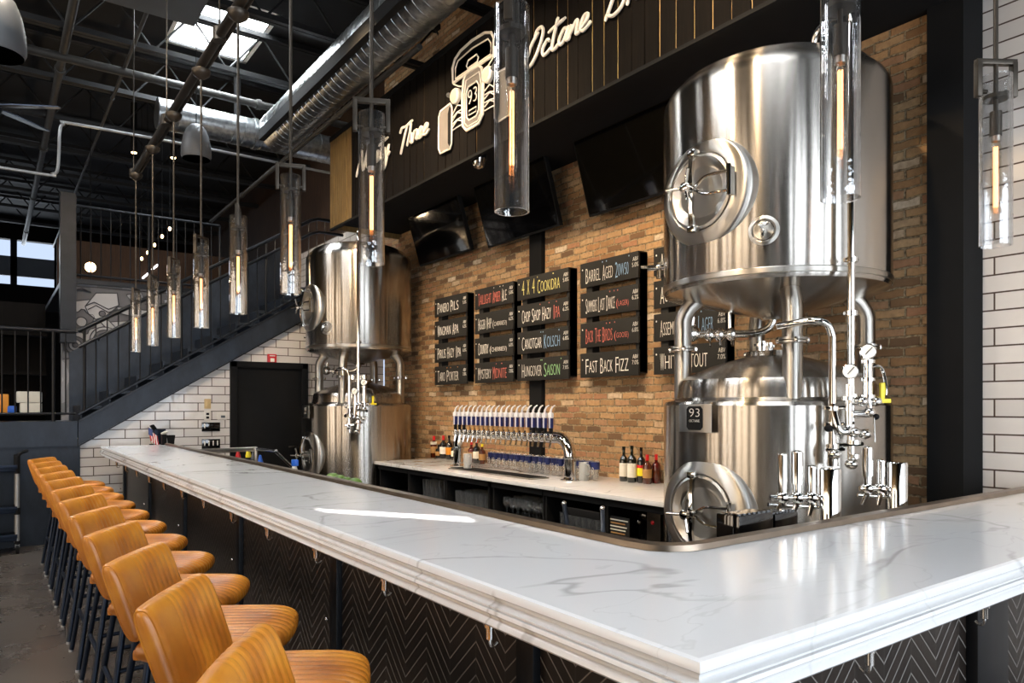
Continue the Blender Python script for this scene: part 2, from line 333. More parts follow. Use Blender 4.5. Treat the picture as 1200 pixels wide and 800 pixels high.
# ------------------------------------------------------------------ the setting
YW = 9.40; XB = 4.55; ZC = 6.3
def sbox(name, a, b, m): g = G(); g.box(a, b, m); return struct(g.done(name))
sbox('floor', (-6.2, -3.8, -.1), (4.9, 22.3, 0), M_FLOOR)
g = G()
sa = [PZ(u, v, 1.07) for u, v in ((368, 595.5), (545, 605.5), (556, 611.5), (385, 600))]   # sun patch on the bar; an unseen roof slot is added to throw it
kk = -(ZC-1.07)/SUN_D.z; slot = [p+SUN_D*(-kk) for p in sa]
sx0, sx1 = min(p.x for p in slot)-.3, max(p.x for p in slot)+.3; sy0, sy1 = min(p.y for p in slot)-.3, max(p.y for p in slot)+.3
for a, b in (((-6.2, -3.8), (4.9, sy0)), ((-6.2, sy0), (sx0, sy1)), ((sx1, sy0), (4.9, sy1)), ((-6.2, sy1), (4.9, 8.85)), ((-6.2, 8.85), (1.9, 10.3)), ((2.85, 8.85), (4.9, 10.3)), ((-6.2, 10.3), (4.9, 22.3))):
    g.box((a[0], a[1], ZC), (b[0], b[1], ZC+.03), M_DECK)
cor = [Vector((x, y, ZC)) for x, y in ((sx0, sy1), (sx1, sy1), (sx1, sy0), (sx0, sy0))]
ordr = sorted(slot, key=lambda p: math.atan2(p.y-sum(q.y for q in slot)/4, p.x-sum(q.x for q in slot)/4))
cor = sorted(cor, key=lambda p: math.atan2(p.y-(sy0+sy1)/2, p.x-(sx0+sx1)/2))
best = min(range(4), key=lambda s: sum((ordr[(i+s) % 4]-cor[i]).length for i in range(4)))
for i in range(4):
    a, b = cor[i], cor[(i+1) % 4]; c, d = ordr[(i+1+best) % 4], ordr[(i+best) % 4]
    g.prism([a, b, Vector((c.x, c.y, ZC)), Vector((d.x, d.y, ZC))], (0, 0, .01), M_DECK)
struct(g.done('ceiling'))
g = G(); g.box((1.85, 8.8, ZC), (1.9, 10.35, ZC+.3), M_WHITE); g.box((2.85, 8.8, ZC), (2.9, 10.35, ZC+.3), M_WHITE); g.box((1.85, 8.8, ZC), (2.9, 8.85, ZC+.3), M_WHITE); g.box((1.85, 10.3, ZC), (2.9, 10.35, ZC+.3), M_WHITE); g.box((1.85, 8.8, ZC+.3), (2.9, 10.35, ZC+.32), M_SKYP)
struct(g.done('window_1'))
for i_, (x_, y_) in enumerate(((1.2, .6), (-1.6, 4.2), (-1.8, 8.6))):  # added skylights out of view, housing the extra overhead light
    g = G(); g.box((x_-.78, y_-1.23, ZC-.015), (x_+.78, y_+1.23, ZC-.005), M_SKYP)
    for a, b in (((-.82, -1.27), (.82, -1.21)), ((-.82, 1.21), (.82, 1.27)), ((-.82, -1.21), (-.76, 1.21)), ((.76, -1.21), (.82, 1.21))): g.box((x_+a[0], y_+a[1], ZC-.05), (x_+b[0], y_+b[1], ZC), M_WHITE)
    struct(g.done('window_%d' % (5+i_)))
sbox('wall_right', (XB, 1.90, 0), (XB+.25, 9.36, ZC), M_BRICK)
sbox('wall_right_rear', (XB, 9.36, 3.1), (XB+.25, 22.3, ZC), M_BROWN)
sbox('wall_right_tile', (XB-.03, 9.9, 3.12), (XB, 13.9, 4.25), M_TILEY)
sbox('wall_front_right', (4.75, -3.8, 0), (4.95, 1.90, ZC), M_TILEY)
sbox('trim_1', (4.49, 1.81, 0), (4.80, 2.008, ZC), M_BLACK)
sbox('trim_2', (4.50, 5.70, .87), (4.56, 5.90, 3.86), M_BLACK)
g = G(); g.box((3.602, -1.5, 3.86), (XB, 8.87, 4.9), M_BLACK); struct(g.done('trim_3'))
g = G(); g.prism([(.75, YW, 0), (XB, YW, 0), (XB, YW, 3.0), (3.76, YW, 3.0), (.75, YW, 1.12)], (0, .12, 0), M_TILEX); struct(g.done('wall_back'))
sbox('wall_landing', (-6, 9.37, 0), (.82, 9.5, 1.07), M_SHEET)
g = G(); g.box((.73, 10.6, 0), (XB, 10.75, 3.06), M_MURAL); struct(g.done('wall_middle'))
g = G(); g.box((.73, 10.55, 3.06), (XB, 14, 3.12), M_RAIL); struct(g.done('floor_upper'))
sbox('trim_4', (.70, 10.40, 2.3), (.87, 10.58, 4.15), M_RAIL)
wl, wh = PY(40, 335, 22).z, PY(40, 283, 22).z; wx = [PY(u, 300, 22).x for u in (-120, 34, 40, 72)]
g = G()
for a, b in (((-6, 0), (4.9, wl)), ((-6, wh), (4.9, ZC)), ((wx[3], wl), (4.9, wh)), ((-6, wl), (wx[0], wh))): g.box((a[0], 22, a[1]), (b[0], 22.2, b[1]), M_PLANK)
struct(g.done('wall_far'))
g = G(); zm = wl+(wh-wl)*.42
for k in range(9): x = wx[3]-.16-.93*k; g.box((x, 21.95, wl), (x+.14, 22.02, wh), M_BLACK)
g.box((wx[0], 21.95, zm-.27), (wx[3], 22.02, zm+.22), M_SLATE); struct(g.done('window_2'))
sbox('wall_upper', (.90, 14, 3.12), (XB, 14.15, 4.28), M_BROWN)
g = G()
for a, b in (((-6.2, 0), (4.9, .4)), ((-6.2, 3.6), (4.9, ZC)), ((-6.2, .4), (-1.4, 3.6)), ((4.6, .4), (4.9, 3.6))): g.box((a[0], -3.65, a[1]), (b[0], -3.55, b[1]), M_BLACK)
struct(g.done('wall_front'))
g = G()
for x, h_ in ((-1.4, .05), (-.75, .2), (.15, .06), (.95, .3), (2.0, .07), (2.75, .16), (3.6, .06), (4.55, .05)): g.box((x-h_, -3.66, .4), (x+h_, -3.52, 3.6), M_BLACK)  # post widths shaped to put dark streaks in the tank reflections
for z in (.4, 1.2, 2.0, 2.8, 3.58): g.box((-1.4, -3.63, z-.03), (4.6, -3.54, z+.03), M_BLACK)
struct(g.done('window_3'))
g = G()
for a, b in (((-3.8, 0), (22.3, .9)), ((-3.8, 3.7), (22.3, ZC)), ((-3.8, .9), (-1, 3.7)), ((9, .9), (22.3, 3.7))): g.box((-6.15, a[0], a[1]), (-6.0, b[0], b[1]), M_PLANKL)
struct(g.done('wall_left'))
g = G()
for y, h_ in ((-1, .1), (.3, .25), (1.6, .1), (3, .4), (4.2, .15), (5.6, .5), (7, .12), (8.1, .3), (9, .1)): g.box((-6.14, y-h_, .9), (-5.98, y+h_, 3.7), M_PLANKL)  # unseen side posts added to break the tank reflections into streaks
struct(g.done('window_4'))
# steel joists of the roof
def joist(y):
    g = G(); zb, zt = 5.7, 6.24
    for z in (zb, zt):
        for dy in (-.035, .035): g.box((-6, y+dy-.028, z-.03), (4.7, y+dy+.028, z+.03), M_JOIST)
    x = -6; k = 0
    while x < 4.6:
        a, b = (zb, zt) if k % 2 == 0 else (zt, zb); g.cyl((x, y, a), (x+.42, y, b), .014, M_JOIST, seg=6); x += .42; k += 1
    o = g.done('ceiling_beam'); struct(o)
for k in range(-1, 14): joist(.35+1.5*k)
# door under the stairs
g = G()
for a, b in (((2.44, 0), (2.52, 2.08)), ((3.35, 0), (3.43, 2.08)), ((2.44, 2.0), (3.43, 2.08))): g.box((a[0], 9.34, a[1]), (b[0], 9.42, b[1]), M_BLACK, .008)
d1 = struct(g.done('door_1')); g = G(); g.box((2.52, 9.375, .01), (3.35, 9.415, 2.0), M_BLACK, .004); g.done('panel', d1)
g = G(); hp = PY(346, 523, 9.36); g.cyl((hp.x, 9.375, hp.z), (hp.x, 9.30, hp.z), .028, M_CHROME); g.cyl((hp.x, 9.31, hp.z), (hp.x-.11, 9.31, hp.z), .012, M_CHROME); g.done('handle', d1)

# ------------------------------------------------------------------ bar counter
XO, YO, XI, YI, YE, XE = .99, .813, 1.625, 1.455, 9.10, 4.74
prof = [(-.014, 1.070), (-.004, 1.067), (.0, 1.060), (.001, 1.050), (-.010, 1.042), (-.013, 1.033), (-.004, 1.026), (.003, 1.0245), (.003, 1.0205), (-.002, 1.0195), (-.002, 1.0175), (.006, 1.0165), (.008, 1.008), (-.002, 1.0), (-.005, .992), (.004, .985), (.006, .978), (0, .972)]
g = G(); vs_ = []; fs = []; npf = len(prof)
fil = [(XI, YI+.16), (XI+.012, YI+.085), (XI+.045, YI+.035), (XI+.10, YI+.008), (XI+.16, YI)]
for o, z in prof:
    vs_ += [(XI, YE+o, z), (XO-o, YE+o, z), (XO-o, YO-o, z), (XE, YO-o, z)]
for i in range(npf-1):
    for k in range(3): fs.append([i*4+k, i*4+k+1, (i+1)*4+k+1, (i+1)*4+k])
g.faces(vs_, fs, M_QUARTZ)
for zi, o in ((1.070, prof[0][0]), (.972, prof[-1][0])):
    pts = [(XI, YE+o), (XO-o, YE+o), (XO-o, YO-o), (XE, YO-o), (XE, YI)]+fil[::-1]
    g.faces([(x, y, zi) for x, y in pts], [list(range(len(pts)))], M_QUARTZ)
inn = [(XI, YE)]+fil+[(XE, YI)]
g.faces([(x, y, 1.07) for x, y in inn]+[(x, y, .972) for x, y in inn], [[i, i+1, len(inn)+i+1, len(inn)+i] for i in range(len(inn)-1)], M_QUARTZ)
bar = tag(g.done('bar_countertop'), 'long white veined quartz bar top that turns the corner in front', 'bar counter')
g = G(); vs_ = []; fs = []
for j, (x, y) in enumerate(inn):
    # outward normal of the inner edge, for the thickness of the lip
    a = Vector(inn[max(j-1, 0)]); b = Vector(inn[min(j+1, len(inn)-1)]); t = (b-a).normalized(); nn = Vector((t.y, -t.x)); nn = nn if nn.dot(Vector((-1, -1))) > 0 else -nn
    for off, z in ((-.018, .975), (-.018, 1.092), (-.012, 1.095), (.012, 1.089), (.018, 1.0715)): vs_.append((x+nn.x*off, y+nn.y*off, z))
for j in range(len(inn)-1):
    for k in range(4): fs.append([j*5+k, j*5+k+1, (j+1)*5+k+1, (j+1)*5+k])
g.faces(vs_, fs, M_DRIP); g.done('drip_rail', bar)
bf = thing('bar_cladding', 'dark herringbone wood bar base below the white quartz top', 'bar base', (1.3, 1.2, 0))
g = G(); g.box((1.22, 1.02, .0), (1.30, 9.0, .9695), M_CHEV); g.done('panel', bf)
g = G(); g.box((1.30, 1.02, .0), (4.74, 1.10, .9695), M_CHEV); g.done('panel', bf)
g = G(); g.box((1.16, 1.1, .14), (1.22, 9.0, .16), M_BLACK); g.box((1.20, 1.0, .0), (1.24, 9.0, .1), M_BLACK); g.box((1.2, .99, 0), (4.7, 1.03, .1), M_BLACK); g.done('kick_board', bf)
def stile(x0, y0, x1, y1): g = G(); g.box((x0, y0, 0), (x1, y1, .9695), M_RAIL, .004); [g.ball(((x0+x1)/2-(.05 if x1-x0 < .06 else .0), (y0+y1)/2, z), .008, M_CHROME) for z in (.25, .6, .9) if x1-x0 < .06]; g.done('stile', bf)
for y in (1.55, 2.92, 4.4, 5.9, 7.4, 8.94): stile(1.195, y, 1.24, y+.08)
stile(1.19, .99, 1.27, 1.05)
xs_ = PY(1140, 740, 1.0).x, PY(1176, 740, 1.0).x; stile(xs_[0], .985, xs_[1], 1.03)
stile(1.26, 8.98, 1.62, 9.0)
def hook(x, y, dx, dy):
    g = G(); g.cyl((x, y, .9695), (x, y, .955), .014, M_CHROME); g.sweep(smooth([(x, y, .955), (x, y, .915), (x-dx*.01, y-dy*.01, .905), (x-dx*.022, y-dy*.022, .912)], 4), .0045, M_CHROME, 8); g.cyl((x, y, .957), (x, y, .925), .010, M_CHROME); g.done('bag_hook', bf)
for k in range(12): hook(1.02, 1.50+.597*k, -1, 0)
for u, v in ((1019, 775), (1153, 722)): hook(PY(u, v, .845).x, .845, 0, -1)

# inner work counter of the bar
wk = G(); wk.box((1.66, 1.50, .82), (4.45, 1.95, .86), M_STEEL2, .004); wk.box((1.66, 1.95, .82), (2.06, 8.9, .86), M_STEEL2, .004)
wk.box((1.66, 1.5, 0), (1.7, 8.9, .82), M_BLACK); wk.box((1.7, 1.5, 0), (4.45, 1.54, .82), M_BLACK)
tag(wk.done('work_counter'), 'stainless work counter behind the bar, just below the drip rail', 'work counter')
# ------------------------------------------------------------------ bar stools
def cushion(L, T, Wd, c0, c1, nch, name, mat, bend=0, xf=None, taper=0, groove=.0045, parent=None):
    """padded cushion: rounded section L x T swept over width Wd, stitched channels for s in [c0,c1]"""
    g = G(); NS = 76; NP = 36; vs = []; fs = []
    r = min(T/2*.95, .034)
    sec = []
    for k in range(NP):
        a = 2*math.pi*k/NP; ca, sa_ = math.cos(a), math.sin(a); e = .42 if L > T*3 else .6
        sec.append((math.copysign(abs(ca)**e, ca)*L/2, math.copysign(abs(sa_)**.75, sa_)*T/2))
    for i in range(NS+1):
        s = -1+2*i/NS; q = abs(s); sh = 1.0
        if q > .84: sh = math.sqrt(max(0.0, 1-((q-.84)/.16)**2.2))
        d = 0
        if c0 <= s <= c1:
            f = ((s-c0)/(c1-c0)*nch) % 1; d = -groove*max(0, 1-min(f, 1-f)*4.2)**1.2
        for (a, b) in sec:
            kx = (L/2*(.86+.14*sh))/(L/2); kz = .12+.88*sh
            ln = math.hypot(a/L, b/T)+1e-6
            x = a*kx*(1-taper*(q**2)*(1 if a > 0 else 0)) + d*(a/L)/ln; z = b*kz + d*(b/T)/ln
            p = Vector((x, s*Wd/2, z)); p = xf(p, s) if xf else p; vs.append(p)
    for i in range(NS):
        for k in range(NP): fs.append([i*NP+k, i*NP+(k+1) % NP, (i+1)*NP+(k+1) % NP, (i+1)*NP+k])
    fs += [list(range(NP))[::-1], [NS*NP+k for k in range(NP)]]
    g.faces(vs, fs, mat); return g.done(name, parent, local=True, ang=60)
ORD = ['first', 'second', 'third', 'fourth', 'fifth', 'sixth', 'seventh', 'eighth', 'ninth', 'tenth', 'eleventh', 'twelfth']
st = thing('bar_stool', 'tan ribbed leather bar stool, first from the near end of the bar', 'bar stool', (.634, 1.346, 0), 'tan leather bar stools along the bar', -CA+R(3))
cushion(.44, .085, .42, -.8, .8, 10, 'seat', M_LEATHER, xf=lambda p, s: Vector((p.x+.02, p.y, .745+p.z-.02*max(0, (p.x-.1)/.12)**2*.5)), taper=.14, groove=.006, parent=st)
def bx(p, s):   # back cushion: section length stands upright, reclined, gently wrapped
    t = p.x/.24+.5; return Vector((-.205-.085*t+.012*s*s+p.z, p.y*(1-.03*(1-t)), .775+t*.245))
back = cushion(.24, .062, .41, -.30, .97, 8, 'backrest', M_LEATHER, xf=bx, parent=st)
g = G()
lp = []
for k in range(36):
    a = 2*math.pi*k/36; ca, sa_ = math.cos(a), math.sin(a)
    lp.append(bx(Vector((math.copysign(abs(ca)**.42, ca)*.115, -.95*.205, math.copysign(abs(sa_)**.75, sa_)*.0235)), -.95))
g.sweep(lp, .0042, M_LEATHER, 6, closed=True); g.done('piping', back, local=True)
Rz = Matrix.Rotation(CA-R(3), 3, 'Z')     # the four-legged base stands square to the bar, the seat is swivelled
for sx in (-1, 1):
    for sy in (-1, 1):
        g = G(); g.cyl(Rz @ Vector((sx*.125, sy*.125, .70)), Rz @ Vector((sx*.225, sy*.215, .012)), .0135, M_LEG, seg=12); leg = g.done('leg', st, local=True)
        g = G(); q = Rz @ Vector((sx*.227, sy*.217, 0)); g.cyl(q, q+Vector((0, 0, .014)), .014, M_ALU, seg=12); g.done('foot_cap', leg, local=True)
def at(z, sx, sy): t = (.70-z)/.688; return Rz @ Vector((sx*(.125+.1*t), sy*(.125+.09*t), z))
for z, (a, b) in ((.26, ((-1, -1), (-1, 1))), (.30, ((1, -1), (1, 1))), (.34, ((-1, -1), (1, -1))), (.34, ((-1, 1), (1, 1)))):
    g = G(); g.cyl(at(z, *a), at(z, *b), .011, M_LEG, seg=10); g.done('stretcher', st, local=True)
g = G(); g.cyl((0, 0, .665), (0, 0, .705), .11, M_LEG); g.obox((0, 0, .70), (.3, .3, .012), M_LEG, Rz, .003)
g.sweep(smooth([(-.16, -.0, .70), (-.235, 0, .705), (-.262, 0, .76), (-.275, 0, .83)], 5), .013, M_LEG, 8); g.done('seat_frame', st, local=True)
for sy in (-1, 1):
    g = G(); g.obox((-.20, sy*.15, .725), (.035, .03, .035), M_LEATHER, None, .01); g.done('bracket', st, local=True)
for k in range(1, 12):
    dup(st, (.634, 1.346+.605*k, 0), 'tan ribbed leather bar stool, %s from the near end of the bar' % ORD[k])

# ------------------------------------------------------------------ back bar
ZT = .87; XF = 3.64; YB0, YB1 = 3.27, 7.76
g = G(); g.box((XF, YB0, ZT-.035), (XB-.005, YB1, ZT), M_QUARTZ, .004); tag(g.done('back_counter'), 'cream quartz back counter along the brick wall between two steel tanks', 'counter')
CUB = [(7.70, 7.02), (6.97, 6.24), (6.19, 5.46), (5.36, 4.66), (4.60, 3.93), (3.88, 3.30)]
CNAME = ['holding a red-capped bottle', 'holding tall clear glasses', 'packed with small clear glasses', 'packed with stemmed glasses', 'behind the folded step stool', 'beside the large near tank']
for i, (ya, yb) in enumerate(CUB):
    c = thing('back_bar_cabinet', 'matt black open cabinet under the back counter, '+CNAME[i], 'cabinet', (4.05, (ya+yb)/2, 0), 'open cabinets under the back counter')
    g = G(); g.box((XF+.05, ya, 0), (4.5, ya+.022, ZT-.037), M_BLACK); g.box((XF+.05, yb-.022, 0), (4.5, yb, ZT-.037), M_BLACK); g.box((4.3, yb, 0), (4.5, ya, ZT-.037), M_BLACK); g.box((XF+.03, yb-.022, .78), (4.3, ya+.022, ZT-.037), M_BLACK); g.done('carcass', c)
    for z in (.50, .14):
        g = G(); g.box((XF+.05, yb, z), (4.3, ya, z+.025), M_BLACK); g.done('shelf', c)
def pint(h=.15, r=.040): g = G(); g.lathe([(r*.72, 0), (r*.74, .004), (r, h), (r*.94, h), (r*.68, .012), (.001, .012)], M_GLASS2, 14); return g
def stemg():
    g = G(); g.lathe([(.032, 0), (.034, .003), (.005, .008), (.005, .07), (.026, .085), (.038, .12), (.034, .17), (.031, .17), (.035, .12), (.02, .09), (.001, .082)], M_GLASS2, 14); return g
def row(mk, name, label, cat, grp, y0, y1, xs, z, step):
    proto = None; y = y0-step/2
    while y > y1+step*.3:
        for x in xs:
            p = (x+random.uniform(-.008, .008), y+random.uniform(-.006, .006), z)
            if proto is None: proto = mk().done(name); proto.location = p; tag(proto, label, cat, grp)
            else: dup(proto, p)
        y -= step
row(lambda: pint(.2, .034), 'tall_glass', 'tall clear glass on the second open shelf from the far tank', 'glass', 'tall glasses on the second open shelf', 6.88, 6.29, (3.80, 3.91), .525, .088)
row(lambda: pint(.15, .036), 'pint_glass', 'small clear glass on the third open shelf from the far tank', 'glass', 'glasses on the third open shelf', 6.15, 5.50, (3.78, 3.88, 3.98), .525, .085)
row(stemg, 'stemmed_glass', 'stemmed clear glass on the fourth open shelf from the far tank', 'glass', 'stemmed glasses on the fourth open shelf', 5.32, 4.70, (3.78, 3.88, 3.98), .525, .085)
row(lambda: pint(.12, .036), 'tumbler', 'short clear tumbler on the shelf behind the step stool', 'glass', 'tumblers behind the step stool', 4.56, 3.97, (3.80, 3.90), .525, .085)
# bottles
def bottle(loc, h, r, glass, cap, capm, label_m, name, label, neck=.3, band=(.2, .55), neck_r=.32, band2=None):
    b = thing(name, label, 'bottle', loc); x, y, z = loc
    T = Matrix.Translation(loc); g = G(); sh = h*(1-neck)
    g.lathe([(r*.9, 0), (r, .006), (r, sh*.86), (r*.85, sh*.95), (r*neck_r*1.1, sh*1.07), (r*neck_r, h*.9), (r*neck_r, h*.95)], glass, 18, T); g.done('glass_body', b)
    g = G(); g.lathe([(r*neck_r*1.15, h*(1-cap)), (r*neck_r*1.15, h), (.001, h)], capm, 14, T); g.done('cap', b)
    g = G(); g.lathe([(r*1.012, h*band[0]), (r*1.018, h*band[0]+.001), (r*1.018, h*band[1]), (r*1.012, h*band[1]+.001)], label_m, 18, T)
    if band2: g.lathe([(r*1.014, h*band2[0]), (r*1.03, h*band2[0]+.001), (r*1.03, h*band2[1]), (r*1.014, h*band2[1]+.001)], band2[2], 18, T)
    g.done('paper_label', b); return b
def cpt(u, v): return tuple(PZ(u, v, ZT))
def fit(u, v0, v1): p = PZ(u, v0, ZT); d = (p.x*CS+p.y*CC); return tuple(p), (v0-v1)*d/CF
for (u, v0, v1, r, gl, capm, lm, nm, lb, b2, cp) in [
    (731, 563.5, 523, .038, M_WINE, M_WINE, M_PAPER, 'wine_bottle', 'dark wine bottle with tall white label, farthest from the tank in its cluster', None, .1),
    (740.5, 565, 522, .040, M_WINE, M_WINE, M_PAPER, 'wine_bottle', 'dark wine bottle with square white label between wine and yellow-labelled bottles', None, .1),
    (751.5, 565.5, 524, .036, M_DARKB, M_DARKB, M_YELP, 'liquor_bottle', 'dark bottle with red and yellow label in the cluster near the big tank', (.42, .5, M_REDP), .1),
    (758.5, 566.5, 532.5, .038, M_AMBER, M_REDP, M_OAK, 'liquor_bottle', 'amber bottle with red cap and tan label near the big tank', None, .2),
    (769, 566, 532, .037, M_REDL, M_REDP, M_AMBER, 'liquor_bottle', 'red-brown bottle with red cap next to the big tank', None, .2),
    (508.5, 535.5, 510.5, .045, M_AMBER, M_REDP, M_OAK, 'liquor_bottle', 'red-capped bottle with tan label closest to the far tank', (.6, .72, M_PAPER), .2),
    (514, 536.5, 521, .04, M_DARKB, M_DARKB, M_OAK, 'liquor_bottle', 'short black bottle between the two red-capped bottles by the far tank', None, .1),
    (519.5, 537, 510, .045, M_DARKB, M_REDP, M_WHITE, 'liquor_bottle', 'red-capped black bottle with white spot label left of the tap tower', None, .2),
    (526.5, 538, 510, .042, M_DARKB, M_DARKB, M_ORANGE, 'liquor_bottle', 'tall black bottle with orange stripe just left of the tap tower', None, .1),
    (532, 538.5, 518, .036, M_DARKB, M_DARKB, M_PAPER, 'liquor_bottle', 'black bottle with cream label tucked against the tap tower', None, .1),
    (552.5, 541.5, 518, .040, M_REDL, M_REDP, M_OAK, 'liquor_bottle', 'red-brown bottle with tan label right of the left tower post', None, .12),
    (558.5, 542.5, 515, .042, M_DARKB, M_REDP, M_PAPER, 'liquor_bottle', 'black bottle with round cream label under the tap tower', None, .14),
    (565, 543.5, 520, .038, M_AMBER, M_YELP, M_OAK, 'liquor_bottle', 'amber bottle with yellow cap at the end of the banded glasses', None, .14)]:
    p, h = fit(u, v0, v1); bottle(p, h, r, gl, cp, capm, lm, nm, lb, band=(.14, .52) if 'wine' in nm else (.2, .5), band2=b2)
bottle((3.86, 7.16, .525), .23, .032, M_AMBER, .22, M_REDP, M_PAPER, 'liquor_bottle', 'red-capped bottle inside the open cabinet nearest the far tank')
# navy banded glasses under the tap tower, numerals on each band
def banded():
    b = thing('banded_glass', 'clear glass with navy band and 93 numeral in the row under the taps', 'glass', (0, 0, 0), 'navy banded glasses under the tap tower')
    g = pint(.17, .040); g.done('glass_body', b, local=True)
    g = G(); g.lathe([(.0385, .095), (.0394, .0955), (.0412, .158), (.0405, .1585)], M_NAVY, 16); bd = g.done('band', b, local=True)
    g = G(); M = frame((-.0425, .024, .052), (0, -1, 0), (0, 0, 1)); text(g, '93', M, .048, .062, M_CREAM, .002); g.done('numeral', bd, local=True); return b
bg = banded()
for k in range(18):
    p = (4.25+random.uniform(-.01, .01), 6.22-.094*k, ZT)
    if k == 0: bg.location = p
    else: dup(bg, p)
# tap tower
XT, YL, YR, ZP = 4.06, 6.58, 4.74, 1.235
tt = thing('tap_tower', 'polished steel bridge tap tower with a row of white and navy handles', 'beer tap tower', (XT, (YL+YR)/2, ZT))
g = G(); rb = .17
path = [(XT, YL, ZT)]+arc((XT, YL, ZP), (0, 0, -1), (0, -1, 0), rb)+arc((XT, YR, ZP), (0, 1, 0), (0, 0, -1), rb)+[(XT, YR, ZT)]
g.sweep(path, .052, M_CHROME, 20); g.done('pipe', tt)
for y in (YL, YR):
    g = G(); T = Matrix.Translation((XT, y, ZT)); g.lathe([(.09, 0), (.09, .008), (.06, .014), (.055, .03)], M_CHROME, 24, T); g.done('base_flange', tt); g = G(); g.lathe([(.053, .185), (.062, .19), (.062, .205), (.053, .21)], M_CHROME, 24, T)
    g.done('collar', tt)
NT = 20
for k in range(NT):
    y = YL-.11-(YL-YR-.25)*k/(NT-1)
    g = G(); g.cyl((XT-.045, y, ZP), (XT-.10, y, ZP), .014, M_CHROME, seg=10); g.cyl((XT-.10, y, ZP+.035), (XT-.10, y, ZP-.02), .017, M_CHROME, seg=10); g.cyl((XT-.10, y, ZP-.02), (XT-.115, y, ZP-.085), .010, M_CHROME, seg=8); fa = g.done('faucet', tt)
    g = G(); g.cyl((XT-.10, y, ZP+.035), (XT-.10, y, ZP+.088), .017, M_OAK if 3 <= k <= 15 else M_BLACK, seg=10)
    hd = g.done('tap_handle', tt)
    g = G(); g.obox((XT-.103, y, ZP+.135), (.030, .042, .10), M_NAVY, None, .006); g.obox((XT-.119, y-.006, ZP+.135), (.010, .013, .10), M_HANDLE, None, .004); g.obox((XT-.103, y, ZP+.195), (.034, .052, .05), M_HANDLE, None, .012); g.done('blade', hd)
    g = G(); g.sweep(smooth([(XT-.10, y+.005, ZP+.21), (XT-.10, y+.0, ZP+.24), (XT-.095, y-.015, ZP+.268), (XT-.085, y-.04, ZP+.285)], 4), [.010]*5+[.008]*4+[.006]*3+[.003], M_HANDLE, 8); g.done('hook', hd)
g = G(); g.box((3.80, 4.98, ZT), (4.02, 6.35, ZT+.012), M_STEEL2, .003); [g.box((3.815, 5.0+k*.03, ZT+.012), (4.005, 5.012+k*.03, ZT+.016), M_JOIST) for k in range(45)]
tag(g.done('drip_tray'), 'flat grey metal drip tray under the beer taps', 'drip tray')
for u, v, nm in ((548, 550, 'standing right of the left tower post'), (684, 563, 'standing right of the right tower post')):
    p = PZ(u, v, ZT); b = thing('water_pitcher', 'frosted clear plastic pitcher '+nm, 'pitcher', tuple(p)); T = Matrix.Translation(p)
    g = G(); g.lathe([(.036, 0), (.04, .01), (.042, .16), (.038, .16), (.036, .02), (.001, .015)], thin_glass('frosted_plastic', (.85, .86, .86, 1), .3, 1.5, 1.6, .25) if u == 548 else bpy.data.materials['frosted_plastic'], 18, T); g.done('jug', b)
    g = G(); g.sweep(smooth([(p.x, p.y-.04, ZT+.14), (p.x, p.y-.07, ZT+.13), (p.x, p.y-.07, ZT+.06), (p.x, p.y-.04, ZT+.05)], 5), .006, M_ALU, 8); g.done('handle', b)
# folded step stool, card of printed lines and a little machine on the near cabinets
ss = thing('step_stool', 'folded black step stool with chrome corners leaning on the back bar', 'step stool', (3.5, 4.2, 0))
for (u, v, u2) in ((661, 590, 669), (706, 596, 707)):
    a = PX(u, v, 3.52); b = PX(u2, 640, 3.40); g = G(); dirv = (b-a).normalized(); b = a+dirv*(a.z/-dirv.z)*.995; g.obox((a+b)/2, (.03, .03, (b-a).length), M_LEG, dirv.to_track_quat('Z', 'Y').to_matrix(), .004); lg = g.done('leg', ss)
    g = G(); g.ball(a, .022, M_CHROME); g.done('corner_cap', lg)
a, b = PX(664, 592, 3.53), PX(704, 608, 3.53); g = G(); g.box((3.515, b.y, b.z-.01), (3.535, a.y, a.z-.01), M_BLACK, .004); g.done('panel', ss)
g = G(); q0, q1 = PX(664, 628, 3.50), PX(705, 640, 3.5); g.box((3.38, q1.y, .42), (3.54, q0.y, .44), M_BLACK, .004); g.done('step', ss)
pc = thing('drinks_card', 'black card printed with pale text lines in the cabinet beside the large tank', 'menu card', (3.70, 3.72, .525))
a, b = PX(712, 603, 3.72), PX(738, 630, 3.72)
g = G(); g.box((3.715, b.y, .525), (3.725, a.y, a.z), M_CHALK, .002); g.done('card', pc)
g = G()
for k in range(9):
    w_ = (a.y-b.y)*(.55+.35*random.random()); yc = (a.y+b.y)/2; g.box((3.712, yc-w_/2, a.z-.02-.024*k), (3.716, yc+w_/2, a.z-.028-.024*k), (M_PAPER, M_OAK)[k % 3 == 1])
g.done('printed_lines', pc)
mc = thing('card_terminal', 'small grey machine with red button beside the large tank', 'card machine', (3.78, 3.40, .525))
p0 = PX(765, 618, 3.74)
g = G(); g.box((3.74, p0.y-.07, .525), (3.86, p0.y+.06, .80), M_BRONZE, .01); g.done('body', mc)
g = G(); g.ball((3.738, p0.y, .70), .016, M_REDP, (.5, 1, 1)); g.done('button', mc)
sp = thing('round_tap_knob', 'black round-shouldered coffee grinder left of the red-button machine', 'grinder', (3.84, p0.y+.17, .525))
g = G(); g.lathe([(.06, 0), (.065, .02), (.065, .2), (.05, .25), (.025, .275), (.001, .28)], M_BLACKG, 24, Matrix.Translation((3.84, p0.y+.15, .525))); g.done('body', sp); g = G(); g.ball((3.775, p0.y+.165, .68), .016, M_CHROME); g.done('dial', sp)
sp.name = 'coffee_grinder'
